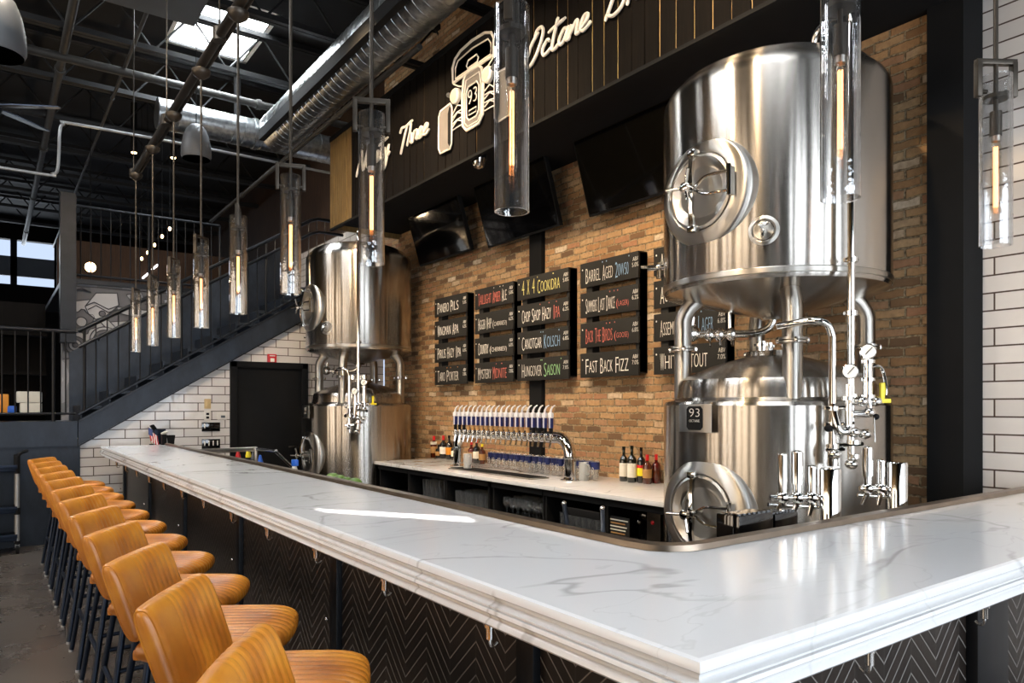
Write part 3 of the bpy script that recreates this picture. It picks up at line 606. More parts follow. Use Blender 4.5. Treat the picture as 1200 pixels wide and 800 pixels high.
# ------------------------------------------------------------------ brewing tanks
def zt(v): return CH+(HOR-v)*.004325
FC = Vector((-.8277, -.5612, 0)); LV = Vector((-.5612, .8277, 0))
def cp(alpha, rad, z): a = R(alpha); n = FC*math.cos(a)-LV*math.sin(a); return Vector((n.x*rad, n.y*rad, z))   # alpha to the right of the side that faces the room
def make_tank(label, loc, near):
    t = thing('brewing_tank', label, 'brewing tank', loc); RT = .645
    g = G(); g.lathe([(.60, .0), (.60, .06), (RT-.02, .10), (RT, .13), (RT, 1.515), (RT-.012, 1.535), (RT-.03, 1.54), (.585, 1.545), (.57, 1.56), (.565, 1.60), (.563, 1.635), (.55, 1.665), (.51, 1.69), (.35, 1.755), (.16, 1.81), (.15, 1.84), (.001, 1.845)], M_STEEL, 96); low = g.done('lower_vessel', t, local=True, ang=30)
    g = G(); g.lathe([(.06, 2.03), (.075, 2.045), (.30, 2.10), (RT-.05, 2.172), (RT-.012, 2.185), (RT, 2.21), (RT, 3.30), (RT-.004, 3.33), (RT-.018, 3.36), (RT-.05, 3.39), (.575, 3.41), (.565, 3.425), (.50, 3.46), (.36, 3.50), (.18, 3.525), (.001, 3.53)], M_STEEL, 96); up = g.done('upper_vessel', t, local=True, ang=30)
    g = G(); g.lathe([(RT+.001, 2.205), (RT+.005, 2.21), (RT+.005, 2.235), (RT+.001, 2.24)], M_STEEL2, 96); g.done('weld_band', up, local=True)
    for k in range(4):
        a = R(225+90*k); u = Vector((math.cos(a), math.sin(a), 0)); g = G()
        pts = [u*.53+Vector((0, 0, 1.55)), u*.53+Vector((0, 0, 2.03))]
        pts += [u*(.53-.012)+Vector((0, 0, 2.07)), u*.49+Vector((0, 0, 2.115)), u*.43+Vector((0, 0, 2.17))]
        g.sweep(pts, .052, M_STEEL2, 20); lg = g.done('leg', t, local=True)
        g = G(); T = Matrix.Translation(u*.53); g.lathe([(.052, 1.862), (.075, 1.864), (.075, 1.876), (.052, 1.878)], M_STEEL2, 24, T); g.lathe([(.052, 1.846), (.075, 1.848), (.075, 1.858), (.052, 1.86)], M_STEEL2, 24, T)
        for j in range(4): q = u*.53+Vector((.075*math.cos(j*1.57+a), .075*math.sin(j*1.57+a), 1.86)); g.ball(q, .014, M_CHROME, (1, 1, 1.4), 8)
        g.done('clamp_flange', lg, local=True)
    for z in (2.69, .925):      # round manways facing the bar
        M = frame((-RT-.035, 0, z), (0, -1, 0), (0, 0, 1)); g = G()
        g.lathe([(.305, -.12), (.302, -.07), (.292, -.045), (.28, -.036), (.228, -.012), (.216, -.010), (.209, -.018), (.209, -.04)], M_STEEL2, 56, M); mw = g.done('manway', t, local=True)
        g = G(); g.lathe([(.206, -.02), (.206, -.008), (.192, -.002), (.18, -.008), (.10, -.032), (.03, -.044), (.001, -.045)], M_STEEL2, 56, M); g.done('hatch_door', mw, local=True)
        g = G()
        for sgn in (1, -1): g.sweep([M @ Vector((-.02, sgn*.20, .03)), M @ Vector((-.008, sgn*.10, .058)), M @ Vector((-.0, sgn*.015, .062))], .017, M_CHROME, 6)
        for sgn in (1, -1): g.obox(M @ Vector((-.02, sgn*.208, .022)), (.05, .05, .035), M_CHROME, None, .006)
        g.cyl(M @ Vector((0, 0, -.03)), M @ Vector((0, 0, .12)), .014, M_CHROME); g.cyl(M @ Vector((0, 0, .05)), M @ Vector((0, 0, .08)), .028, M_CHROME)
        g.done('crossbar', mw, local=True)
        g = G(); g.lathe([(.022, .10), (.026, .105), (.026, .13), (.018, .135), (.001, .135)], M_CHROME, 16, M)
        for a in (60, 180, 300):
            q = Vector((math.cos(R(a)), math.sin(R(a)), 0)); g.cyl(M @ (q*.02+Vector((0, 0, .118))), M @ (q*.10+Vector((0, 0, .15))), .009, M_CHROME, seg=10)
        g.done('hand_wheel', mw, local=True)
        g = G()
        for sgn in (1, -1): g.sweep(smooth([M @ Vector((.03, sgn*.012, .06)), M @ Vector((.09, sgn*.045, .06)), M @ Vector((.16, sgn*.05, .05)), M @ Vector((.215, sgn*.05, .03))], 5), .009, M_CHROME, 8)
        g.cyl(M @ Vector((.222, -.075, .03)), M @ Vector((.222, .085, .03)), .014, M_CHROME); g.obox(M @ Vector((.226, .0, .012)), (.03, .02, .15), M_STEEL2, None, .004)
        g.done('hinge', mw, local=True)
    n = Vector((-.864, -.5036, 0)); M = frame(n*(RT-.012)+Vector((0, 0, 2.43)), (-n.y*-1*-1, n.x*-1, 0) if False else Vector((0, 0, 1)).cross(n), (0, 0, 1)); g = G()
    g.lathe([(.082, -.01), (.078, .012), (.062, .018), (.055, .012), (.050, .005)], M_STEEL2, 32, M); pr = g.done('sight_port', t, local=True)
    g = G(); g.lathe([(.049, .002), (.049, .012), (.02, .016), (.001, .016)], M_STEEL2, 24, M); g.cyl(M @ Vector((0, -.01, .01)), M @ Vector((0, .01, .07)), .016, M_CHROME, seg=12); g.cyl(M @ Vector((0, .01, .05)), M @ Vector((.0, -.05, .085)), .009, M_CHROME, seg=10); g.cyl(M @ Vector((-.02, .02, .04)), M @ Vector((.025, .03, .05)), .010, M_CHROME, seg=10); g.done('sample_valve', pr, local=True)
    M = frame((-RT-.03, .03, 1.445), (0, -1, 0), (0, 0, 1)); g = G(); g.obox(M @ Vector((0, 0, 0)), (.006, .225, .155), M_STEEL2, None, .002); g.obox(M @ Vector((0, 0, -.02)), (.05, .03, .05), M_STEEL2); npz = g.done('name_plate', t, local=True)
    g = G(); P = [(x*.055, y*.066) for x, y in ((-.75, -1), (.75, -1), (1, -.75), (1, .75), (.75, 1), (-.75, 1), (-1, .75), (-1, -.75))]
    g.prism([M @ Vector((x, y, .003)) for x, y in P], M.to_3x3() @ Vector((0, 0, .003)), M_BLACK); text(g, '93', M @ Matrix.Translation((-.036, .008, .0062)), .072, .045, M_CREAM, .001); text(g, 'OCTANE', M @ Matrix.Translation((-.036, -.022, .0062)), .072, .014, M_CREAM, .001); g.done('badge', npz, local=True)
    # pipework on the right of the room-facing side
    g = G(); rp = .019
    g.sweep([cp(31, .725, 1.20), cp(31, .725, 3.40)]+smooth([cp(31, .725, 3.45), cp(31, .70, 3.52), cp(31, .62, 3.56), cp(31, .45, 3.55), cp(31, .40, 3.48)], 4), rp, M_CHROME, 14); pa = g.done('riser_pipe', t, local=True)
    for z in (2.25, 1.98, 1.56):
        g = G(); a = cp(31, .64 if z > 2.2 else .70, z); g.lathe([(rp, -.014), (.032, -.012), (.032, .012), (rp, .014)], M_CHROME, 16, Matrix.Translation(cp(31, .725, z))); g.cyl(cp(28, .725, z), cp(34, .725, z), .010, M_CHROME, seg=8); g.done('clamp', pa, local=True)
    g = G(); top = [cp(3, .56, 1.935), cp(14, .70, 1.945)]
    g.sweep(top+smooth([cp(18.5, .72, 1.94), cp(21.5, .725, 1.915), cp(23, .725, 1.86)], 4)+[cp(23, .725, 1.28)], rp, M_CHROME, 14); g.done('transfer_pipe', t, local=True)
    g = G(); g.sweep([cp(23.0, .727, 1.52)]+[cp(23.2, .745, 1.46)]+smooth([cp(23.5, .76, 1.41), cp(24.6, .765, 1.385), cp(26.8, .765, 1.385), cp(28.3, .755, 1.41)], 4)+[cp(28.4, .755, 1.62)], rp, M_CHROME, 14); g.done('u_bend', t, local=True)
    for al, z0 in ((28.3, 1.685), (36, 1.785)):
        n = FC; c = cp(al, .765, z0); M = frame(c-n*.012, Vector((0, 0, 1)).cross(n), (0, 0, 1)); g = G(); g.lathe([(.036, -.008), (.039, .0), (.039, .02), (.034, .024)], M_CHROME, 28, M); g.cyl(c-Vector((0, 0, .035)), c-Vector((0, 0, .075)), .010, M_CHROME, seg=10); ga = g.done('pressure_gauge', t, local=True)
        g = G(); g.lathe([(.034, .0245), (.034, .0255), (.001, .0258)], M_WHITE, 28, M); g.obox(M @ Vector((.004, .004, .0272)), (.003, .003, .046), M_BLACK, (M.to_3x3() @ Matrix.Rotation(R(-40), 3, 'Z') @ Matrix.Rotation(R(90), 3, 'X'))); g.done('dial', ga, local=True)
    g = G(); g.cyl(cp(36, .765, 1.745), cp(36, .765, 1.55), .024, M_CHROME, seg=16); [g.lathe([(.024, -.01), (.035, -.008), (.035, .008), (.024, .01)], M_CHROME, 16, Matrix.Translation(cp(36, .765, z))) for z in (1.735, 1.645, 1.56)]
    g.cyl(cp(27.5, .76, 1.535), cp(45, .74, 1.535), .019, M_CHROME, seg=14); g.cyl(cp(29, .76, 1.47), cp(37, .765, 1.475), .020, M_CHROME, seg=14); g.cyl(cp(36, .765, 1.56), cp(37, .77, 1.46), .015, M_CHROME, seg=12)
    for al, z in ((33, 1.535), (39, 1.535), (36, 1.48)): g.ball(cp(al, .775, z), .030, M_CHROME, (1, 1, .85), 14)
    g.cyl(cp(37, .79, 1.46), cp(37.5, .79, 1.33), .004, M_CHROME, seg=8); g.ball(cp(38, .79, 1.458), .016, M_BLACK, seg=12)
    vb = g.done('valve_block', t, local=True)
    g = G(); c = cp(44.5, .76, 1.55); g.obox(c+Vector((0, 0, -.012)), (.06, .03, .022), M_YELP, Matrix.Rotation(R(-34), 3, 'Z'), .004); g.obox(c+Vector((-.01, .005, .035)), (.022, .02, .09), M_YELP, Matrix.Rotation(R(-34), 3, 'Z'), .004); g.done('yellow_handle', vb, local=True)
    g = G(); g.sweep(smooth([cp(36, .76, 1.70), cp(40, .77, 1.715), cp(43, .77, 1.69), cp(45, .765, 1.62), cp(45.5, .76, 1.57)], 5), .008, M_CHROME, 8); g.done('hose', vb, local=True)
    g = G()
    for al, z, r0 in ((23, 1.50, .03), (23, 1.42, .03), (23, 1.31, .032), (28.5, 1.55, .03), (31, 1.26, .03), (31, 1.33, .034)): g.lathe([(rp, -.012), (r0, -.01), (r0, .01), (rp, .012)], M_CHROME, 16, Matrix.Translation(cp(al, .727 if al < 28 else .745, z)))
    for a0, a1, z in ((19.5, 29, 1.50), (19.5, 31, 1.42), (24, 35, 1.315), (20, 27, 1.29), (31, 38, 1.38)): g.cyl(cp(a0, .74, z), cp(a1, .745, z+.006), .010, M_CHROME, seg=8)
    for al, z in ((31, 1.38), (23, 1.27), (30, 1.22), (36, 1.37)): g.ball(cp(al, .745, z), .033, M_CHROME, (1, 1, .8), 14)
    g.ball(cp(20, .76, 1.40), .018, M_BLACK, seg=12); g.cyl(cp(23, .727, 1.28), cp(23.2, .727, 1.21), .026, M_CHROME, seg=16); g.done('valve_cluster', t, local=True)
    # outlet under the cone, reaching to the left
    g = G(); o = Vector((0, 0, 0)); g.sweep(smooth([Vector((0, 0, 2.06)), Vector((0, 0, 2.02)), LV*.03+Vector((0, 0, 1.98)), LV*.10+Vector((0, 0, 1.955)), LV*.2+Vector((0, 0, 1.955))], 5)+[LV*.46+Vector((0, 0, 1.96))], .024, M_CHROME, 14); ou = g.done('outlet_pipe', t, local=True)
    g = G(); M = frame(LV*.48+Vector((0, 0, 1.965)), Vector((0, 0, 1)).cross(FC), (0, 0, 1)); g.lathe([(.001, -.03), (.05, -.025), (.058, 0), (.05, .03), (.03, .05), (.001, .055)], M_CHROME, 20, M)
    for q in (.24, .31, .37): g.ball(LV*q+Vector((0, 0, 1.955)), .035, M_CHROME, (1, 1, 1.2), 12); g.cyl(LV*q+Vector((0, 0, 1.95)), LV*(q-.01)+FC*.05+Vector((0, 0, 1.88)), .008, M_CHROME, seg=8)
    g.cyl(LV*.48+Vector((0, 0, 2.0)), LV*.47+Vector((0, 0, 2.07)), .018, M_CHROME); g.cyl(LV*.25+Vector((0, 0, 1.96)), LV*.25+Vector((0, 0, 2.14)), .012, M_CHROME, seg=10); g.done('outlet_valve', ou, local=True)
    g = G()
    for x, y in ((.05, .06), (-.08, .02), (.02, -.1)): g.cyl((x, y, 1.80), (x, y, 1.90), .03, M_CHROME, seg=14); g.cyl((x, y, 1.87), (x, y, 1.885), .045, M_CHROME, seg=14)
    g.done('top_fitting', low, local=True)
    # level cock on the far side of the upper vessel
    b = LV*(RT)+FC*.05+Vector((0, 0, 2.385)); g = G(); g.cyl(b-LV*.03, b+LV*.10, .018, M_CHROME, seg=12); g.cyl(b+LV*.03-Vector((0, 0, .07)), b+LV*.03+Vector((0, 0, .03)), .016, M_CHROME, seg=12); g.cyl(b+LV*.02, b+LV*.14+Vector((0, 0, .01)), .011, M_CHROME, seg=10); g.ball(b+LV*.03, .026, M_CHROME, seg=12); g.done('side_cock', up, local=True)
    return t
big = make_tank('large near double-stacked stainless brewing tank with 93 badge, beside the white tile wall', (3.833, 2.599, 0), True)
far = dup(big, (3.75, 8.43, 0), 'smaller-looking far double-stacked stainless brewing tank beside the black door')
# chrome draft towers standing on the inner counter of the short bar leg
def draft(loc, n, label):
    t = thing('draft_tower', label, 'beer tap tower', loc); x, y, z = loc; rt = Vector((CC, -CS, 0)); g = G()
    g.lathe([(.06, 0), (.06, .012), (.041, .016), (.041, .395), (.038, .40), (.001, .401)], M_CHROME, 32, Matrix.Translation(loc)); g.done('column', t)
    g = G(); e = Vector(loc)-rt*(.075*n)+Vector((0, .02, .28)); g.cyl(Vector(loc)+Vector((0, .02, .28)), e, .012, M_CHROME, seg=10); g.cyl(Vector(loc)+Vector((0, .03, .24)), e+Vector((0, .01, -.03)), .009, M_CHROME, seg=10); g.done('shank', t)
    for k in range(n):
        q = Vector(loc)-rt*(.055+.06*k)+Vector((0, .02, .28)); g = G(); g.cyl(q+Vector((0, 0, -.03)), q+Vector((0, 0, .06)), .018, M_CHROME, seg=14); g.ball(q, .028, M_CHROME, seg=12); f = g.done('faucet', t)
        g = G(); hh = (.07, .13, .12)[k % 3]; g.cyl(q+Vector((0, 0, .055)), q+Vector((0, 0, .055+hh)), .020+.004*(k == 1), M_CHROME, seg=16); g.ball(q+Vector((0, 0, .055+hh)), .020, M_CHROME, (1, 1, .4), 12); g.done('tap_handle', f)
        g = G(); g.cyl(q+Vector((0, 0, -.02)), q-rt*.012*(k+1)+Vector((0, 0, -.075)), .013, M_CHROME, .009, 12)
        if k == n-1 and n == 3: g.cyl(q-rt*.012*(k+1)+Vector((0, 0, -.075)), q-rt*.05+Vector((0, 0, -.19)), .010, M_BLACKG, .006, 10)
        g.done('nozzle', f)
draft((2.75, 1.60, .86), 3, 'chrome column draft tower with three tap handles in front of the large tank')
draft((3.30, 1.60, .86), 2, 'chrome column draft tower with two tap handles nearest the white tile wall')
# black ribbed caddies next to the inner corner of the bar
def caddy(u0, u1, v, nm):
    a, b = PY(u0, v, 1.58), PY(u1, v, 1.58); g = G(); n = 7; w_ = (b.x-a.x)/n
    for k in range(n): g.cyl((a.x+w_*(k+.5), 1.58, .86), (a.x+w_*(k+.5), 1.58, a.z), w_*.56, M_BLACKG, seg=14)
    g.box((a.x, 1.56, .86), (b.x, 1.66, a.z-.006), M_BLACKG, .006); tag(g.done('straw_caddy'), nm, 'caddy')
caddy(861, 901, 602, 'black ribbed caddy closer to the lower tank hatch'); caddy(903, 930, 600, 'black ribbed caddy on the side toward the chrome draft towers')
# ------------------------------------------------------------------ chalkboard menus
SIGNS = [(7.744, 7.019, 1.772, 2.827, [('PANERO PILS', M_WHITE, None), ('WINGMAN APA', M_WHITE, None), ('PIRUS HAZY IPA', M_WHITE, None), ('TARO PORTER', M_CREAM, M_ORANGE)], 'nearest the far tank, with a pils on top'),
 (6.839, 6.102, 1.771, 2.824, [('TAILLIGHT AMBER ALE', M_RED, M_CREAM), ('HIGGER WHIP (CHERRIES?)', M_CREAM, None), ('COUNTRY (CHERRIES?)', M_WHITE, None), ('MYSTERY MIDNITE', M_CREAM, M_RED)], 'second from the far tank, with red amber ale on top'),
 (6.027, 5.209, 1.771, 2.83, [('4 X 4 COOKIDRA', M_YEL, M_YEL), ('CHOP SHOP HAZY IPA', M_WHITE, M_RED), ('CANOTGAR KOLSCH', M_WHITE, M_BLU), ('HUNGOVER SAISON', M_CREAM, M_GRN)], 'in the middle, with yellow 4 x 4 on its top board'),
 (5.039, 4.301, 1.773, 2.828, [('BARREL AGED 20W50', M_CREAM, M_BLU), ('SUMMERS LAST DANCE (LAGER)', M_CREAM, M_RED), ('BACK THE BIRDS (GOOSE)', M_RED, M_RED), ('FAST BACK FIZZ', M_WHITE, None)], 'left of the large tank, with red Back the Birds'),
 (4.127, 3.411, 1.771, 2.81, [('ANTHEM LAGER', M_WHITE, None), ('AUTUMN ALE', M_WHITE, None), ('ASSEMBLY LINE LAGER', M_CREAM, M_BLU), ('WHITE STOUT', M_WHITE, None)], 'partly hidden behind the large tank')]
for (ya, yb, z0, z1, rows, nm) in SIGNS:
    t = thing('menu_board', 'black chalkboard beer list '+nm, 'menu board', (4.5, (ya+yb)/2, z0), 'chalkboard beer lists on the brick wall')
    for yy in (ya-.12, yb+.02):
        g = G(); g.box((4.462, yy-.02 if yy > (ya+yb)/2 else yb-.0, z0+.02), (XB, yy+.06 if yy > (ya+yb)/2 else yb+.05, z1-.01), M_CHALK); g.done('rail', t)
    g = G(); g.box((4.462, yb, z0+.03), (XB, yb+.012, z1), M_CHALK); g.done('side_panel', t)
    hrow = .225; gap = (z1-z0-4*hrow)/3
    for k, (tx, m1, m2) in enumerate(rows):
        zb = z1-hrow*(k+1)-gap*k
        g = G(); g.box((4.44, yb, zb), (4.462, ya, zb+hrow), M_CHALK, .003); bd = g.done('plank', t)
        g = G(); wd = ya-yb; M = frame((4.4395, ya-.075*wd/.73, zb+.045), (0, -1, 0), (0, 0, 1)); fw = min(.74, .055*len(tx)+.06)*wd
        words_ = tx.split(' '); x = 0; tot = len(tx)
        for wi, wt in enumerate(words_):
            ww = fw*len(wt)/tot; hh = .105 if '(' not in wt else .06
            if tx.startswith('4 X') and wi < 3: hh = .13
            f0 = wt[:1]; ml = m2 if (m2 and wi == len(words_)-1 and m2 is not M_ORANGE) else m1
            if len(wt) > 2:
                fcw = ww/len(wt)*1.15; text(g, f0, M @ Matrix.Translation((x+(fcw*.3 if f0 == 'I' else 0), -.012, 0)), fcw*(.16 if f0 == 'I' else .8), hh+.03, ml, .002); text(g, wt[1:], M @ Matrix.Translation((x+fcw, 0, 0)), ww-fcw, hh, ml, .002)
            else: text(g, wt, M @ Matrix.Translation((x, 0, 0)), ww*.85, hh+.02, ml, .002)
            x += ww+fw*1.0/tot
        text(g, 'ABV', M @ Matrix.Translation((.81*wd, .10, 0)), .085*wd, .034, M_WHITE, .002); text(g, ('5.0%', '6.2%', '6.8%', '7.0%')[k], M @ Matrix.Translation((.80*wd, .05, 0)), .1*wd, .036, M_WHITE, .002)
        g.ball((4.441, ya-.03, zb+hrow-.06), .009, M_WHITE, (.3, 1, 1), 8)
        if m2:
            for q in range(3): gs = G(); gs.ball((4.441, yb+random.uniform(.1, .6)*wd, zb+hrow-.025), .008, m2, (.3, 1, 1), 8); gs.done('chalk_star', bd)
        g.done('chalk_lettering', bd)
# tilted television screens
for yl, yr, zb, nm in ((8.048, 6.853, 3.275, 'nearest the far tank'), (6.509, 5.289, 3.232, 'in the middle of the three'), (4.873, 3.66, 3.222, 'next to the large tank')):
    t = thing('wall_television', 'black flat television tilted down under the soffit, '+nm, 'television', (4.5, (yl+yr)/2, zb), 'televisions tilted down above the menus')
    upv = Vector((-.29, 0, .957)); M = frame((4.40, yl, zb), (0, -1, 0), upv); rot = M.to_3x3(); wd = yl-yr
    g = G(); g.obox(M @ Vector((wd/2, .345, -.025)), (wd, .69, .05), M_BLACK, rot, .006); g.done('housing', t)
    g = G(); g.obox(M @ Vector((wd/2, .348, .0015)), (wd-.03, .655, .003), M_BLACKG, rot); g.done('screen', t)
    g = G(); g.cyl(M @ Vector((wd/2, .4, -.05)), (XB+.01, (yl+yr)/2, zb+.42), .03, M_BLACK); g.box((4.52, (yl+yr)/2-.15, zb+.3), (XB+.01, (yl+yr)/2+.15, zb+.55), M_BLACK); g.done('bracket', t)
# ------------------------------------------------------------------ plank fascia with emblem and script lettering
fx = thing('plank_fascia', 'long fascia of dark vertical planks with far end coloured as if lit above the back bar', 'wall cladding', (3.58, 4, 3.80))
y = 8.916; k = 0
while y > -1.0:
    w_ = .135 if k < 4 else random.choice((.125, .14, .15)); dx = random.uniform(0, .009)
    g = G(); g.box((3.558+dx, y-w_+.008, 3.803), (3.585, y, 4.919), M_PLANKL if k < 5 else M_PLANK, .003, 1); g.done('plank', fx); y -= w_; k += 1  # far-end planks coloured paler in place of the warm light on them
g = G(); g.box((3.556, -1.0, 3.775), (3.60, 8.92, 3.802), M_BLACK); g.box((3.556, -1, 4.92), (3.60, 8.92, 4.98), M_BLACK); g.done('edge_strip', fx)
g = G(); g.box((3.572, -1.0, 3.805), (3.598, 8.90, 4.915), M_RAW); g.done('backing_board', fx)  # raw-wood colour behind the gaps, kept pale to stand for lit edges
g = G(); g.box((3.602, 8.88, 3.80), (XB-.005, 8.916, 4.93), M_PLANKL); g.done('end_panel', fx)
GL = {'T': ([[(-.02, .78), (.08, .98), (.3, .93), (.62, 1.02)], [(.36, .96), (.22, .4), (.1, -.2)]], .42), 'h': ([[(0, .0), (.1, .5), (.14, .95)], [(.02, .1), (.15, .45), (.22, .4), (.19, .08), (.3, .06)]], .28),
 'r': ([[(0, 0), (.06, .4), (.1, .47), (.22, .42), (.19, .08), (.28, .06)]], .26), 'e': ([[(-.02, .08), (.16, .26), (.2, .42), (.1, .45), (.03, .22), (.08, .03), (.2, .05), (.3, .16)]], .27),
 'n': ([[(0, 0), (.05, .43), (.05, .2), (.17, .45), (.22, .38), (.2, .06), (.3, .06)]], .28), 't': ([[(.16, .95), (.08, .4), (.06, .06), (.14, .0), (.26, .1)], [(-.1, .66), (.38, .78)]], .24),
 'y': ([[(0, .44), (.02, .1), (.1, .06), (.22, .44), (.12, -.3), (.0, -.52), (-.06, -.38), (.1, -.1), (.3, .1)]], .28), 'N': ([[(-.04, -.1), (.12, .5), (.2, .98), (.34, .02), (.5, .6), (.62, 1.06)]], .58),
 'i': ([[(0, .42), (.0, .06), (.08, .02), (.18, .1)], [(.06, .64), (.08, .7)]], .16), 'O': ([[(.3, .9), (.1, .6), (-.02, .12), (.1, -.06), (.3, .2), (.44, .7), (.4, .98), (.25, .98), (.2, .8)]], .46),
 'c': ([[(.22, .36), (.14, .45), (.02, .24), (.06, .03), (.16, .03), (.28, .12)]], .25), 'a': ([[(.24, .38), (.13, .45), (.02, .2), (.07, .02), (.17, .12), (.25, .43), (.22, .07), (.32, .06)]], .29),
 'B': ([[(.0, -.06), (.16, .5), (.22, .98)], [(.02, .8), (.3, 1.02), (.5, .9), (.4, .62), (.2, .52), (.42, .4), (.4, .1), (.2, -.04), (.02, .1)]], .52), 'w': ([[(0, .42), (.03, .08), (.12, .06), (.18, .4), (.2, .08), (.3, .06), (.36, .42), (.46, .38)]], .42), 'g': ([[(.24, .38), (.13, .45), (.02, .2), (.07, .02), (.17, .12), (.25, .43), (.16, -.3), (.02, -.48), (-.04, -.34), (.3, .06)]], .28), ' ': ([], .3)}
def script(txt, y0, y1, zb, hcap, name, label):
    adv = sum(GL[c][1] for c in txt); sx = (y0-y1)/adv; g = G(); x = 0
    for c in txt:
        for stp in GL[c][0]:
            P = smooth([(3.540, y0-(x+a)*sx-.30*b*hcap*.55, zb+b*hcap) for a, b in stp], 5); rr = [.0135]*len(P); rr[0] = rr[-1] = .009
            g.sweep(P, rr, M_CREAM, 7)
        x += GL[c][1]
    return tag(g.done(name), label, 'sign lettering')
script('Ninety', 8.02, 7.16, 4.27, .25, 'script_lettering', 'cream script word on the planks, farthest of the painted words')
script('Three', 6.93, 6.30, 4.235, .23, 'script_lettering', 'cream script word Three on the planks beside the car emblem')
script('Octane', 4.68, 3.92, 4.275, .24, 'script_lettering', 'cream script word Octane on the dark planks')
script('Brewing', 3.75, 2.85, 4.26, .25, 'script_lettering', 'cream script word starting with B above the large tank')
em = thing('car_emblem', 'cream and black hot rod front emblem with glowing headlights on the planks', 'sign emblem', (3.54, 5.49, 3.97))
YC = 5.49
def E_(s, z, x=3.545): return Vector((x, YC-s, z))
def outline(pts, r=.009, m=M_CREAM, closed=True, name='outline', mirror=False, fill=None):
    g = G(); sets = [pts]+([[(-a, b) for a, b in pts]] if mirror else [])
    for P in sets:
        if fill: g.prism([E_(a, b, 3.551) for a, b in P], (-.008, 0, 0), fill)
        Q = [E_(a, b, 3.541) for a, b in P]; g.sweep(Q, r, m, 6, closed=closed)
    g.done(name, em)
outline([(-.335, 4.56), (-.345, 4.70), (-.30, 4.77), (-.2, 4.81), (0, 4.825), (.2, 4.81), (.30, 4.77), (.345, 4.70), (.335, 4.56)], .013, fill=M_BLACK, name='cab_roof')
outline([(-.295, 4.585), (-.295, 4.68), (-.25, 4.735), (0, 4.755), (.25, 4.735), (.295, 4.68), (.295, 4.585)], .007, fill=M_BLACK, name='windshield')
outline([(-.10, 4.63), (-.07, 4.67), (.07, 4.67), (.10, 4.63), (.08, 4.60), (-.08, 4.60)], .008, fill=M_EMB, name='scoop')
outline([(-.165, 4.10), (-.175, 4.40), (-.15, 4.52), (-.08, 4.57), (.08, 4.57), (.15, 4.52), (.175, 4.40), (.165, 4.10), (.10, 4.04), (-.10, 4.04)], .013, fill=M_EMB, name='grille')
outline([(-.135, 4.12), (-.14, 4.38), (-.11, 4.50), (.11, 4.50), (.14, 4.38), (.135, 4.12), (.08, 4.07), (-.08, 4.07)], .006, name='grille_trim')
outline([(-.10, 4.16), (-.105, 4.38), (-.07, 4.43), (.07, 4.43), (.105, 4.38), (.10, 4.16), (.06, 4.12), (-.06, 4.12)], .008, fill=M_BLACK, name='badge')
g = G(); M = frame(E_(-.075, 4.26, 3.5385), (0, -1, 0), (0, 0, 1)); text(g, '93', M, .15, .13, M_CREAM, .004); g.done('numeral', em)
outline([(-.06, 4.165), (-.06, 4.205), (.06, 4.205), (.06, 4.165)], .006, name='badge_bar')
for s in (-1, 1):
    g = G(); M = frame(E_(s*.27, 4.41, 3.545), (0, -1, 0), (0, 0, 1)); g.lathe([(.072, 0), (.072, .03), (.058, .045)], M_CREAM, 24, M); hl = g.done('headlight', em)
    g = G(); g.lathe([(.056, .03), (.056, .045), (.03, .058), (.001, .062)], M_HEAD, 24, M); g.done('lens', hl)
    g = G(); W = [(s*.36, 4.0), (s*.355, 4.34), (s*.385, 4.385), (s*.57, 4.37), (s*.60, 4.32), (s*.605, 4.02), (s*.57, 3.96), (s*.39, 3.955)]
    g.prism([E_(a, b, 3.55) for a, b in W], (-.01, 0, 0), M_EMB); g.sweep([E_(a, b, 3.538) for a, b in W], .008, M_CREAM, 6, closed=True); g.prism([E_(s*a, b, 3.539) for a, b in ((.37, 4.0), (.365, 4.33), (.40, 4.36), (.43, 4.3), (.43, 4.02), (.40, 3.98))], (-.002, 0, 0), M_BLACK); g.done('wheel', em)
    g = G()
    for q in range(6): g.sweep([E_(s*(.19+.0*q), 4.30-.035*q), E_(s*.27, 4.33-.035*q-(.03 if q % 2 else -.0)), E_(s*.355, 4.27-.03*q)], .006, M_CREAM, 6)
    g.sweep([E_(s*.335, 4.55), E_(s*.25, 4.50), E_(s*.2, 4.48)], .007, M_CREAM, 6); g.sweep([E_(s*.41, 4.47, 3.53), E_(s*.30, 4.42, 3.53)], .022, M_GREY, 8); g.done('suspension', em)
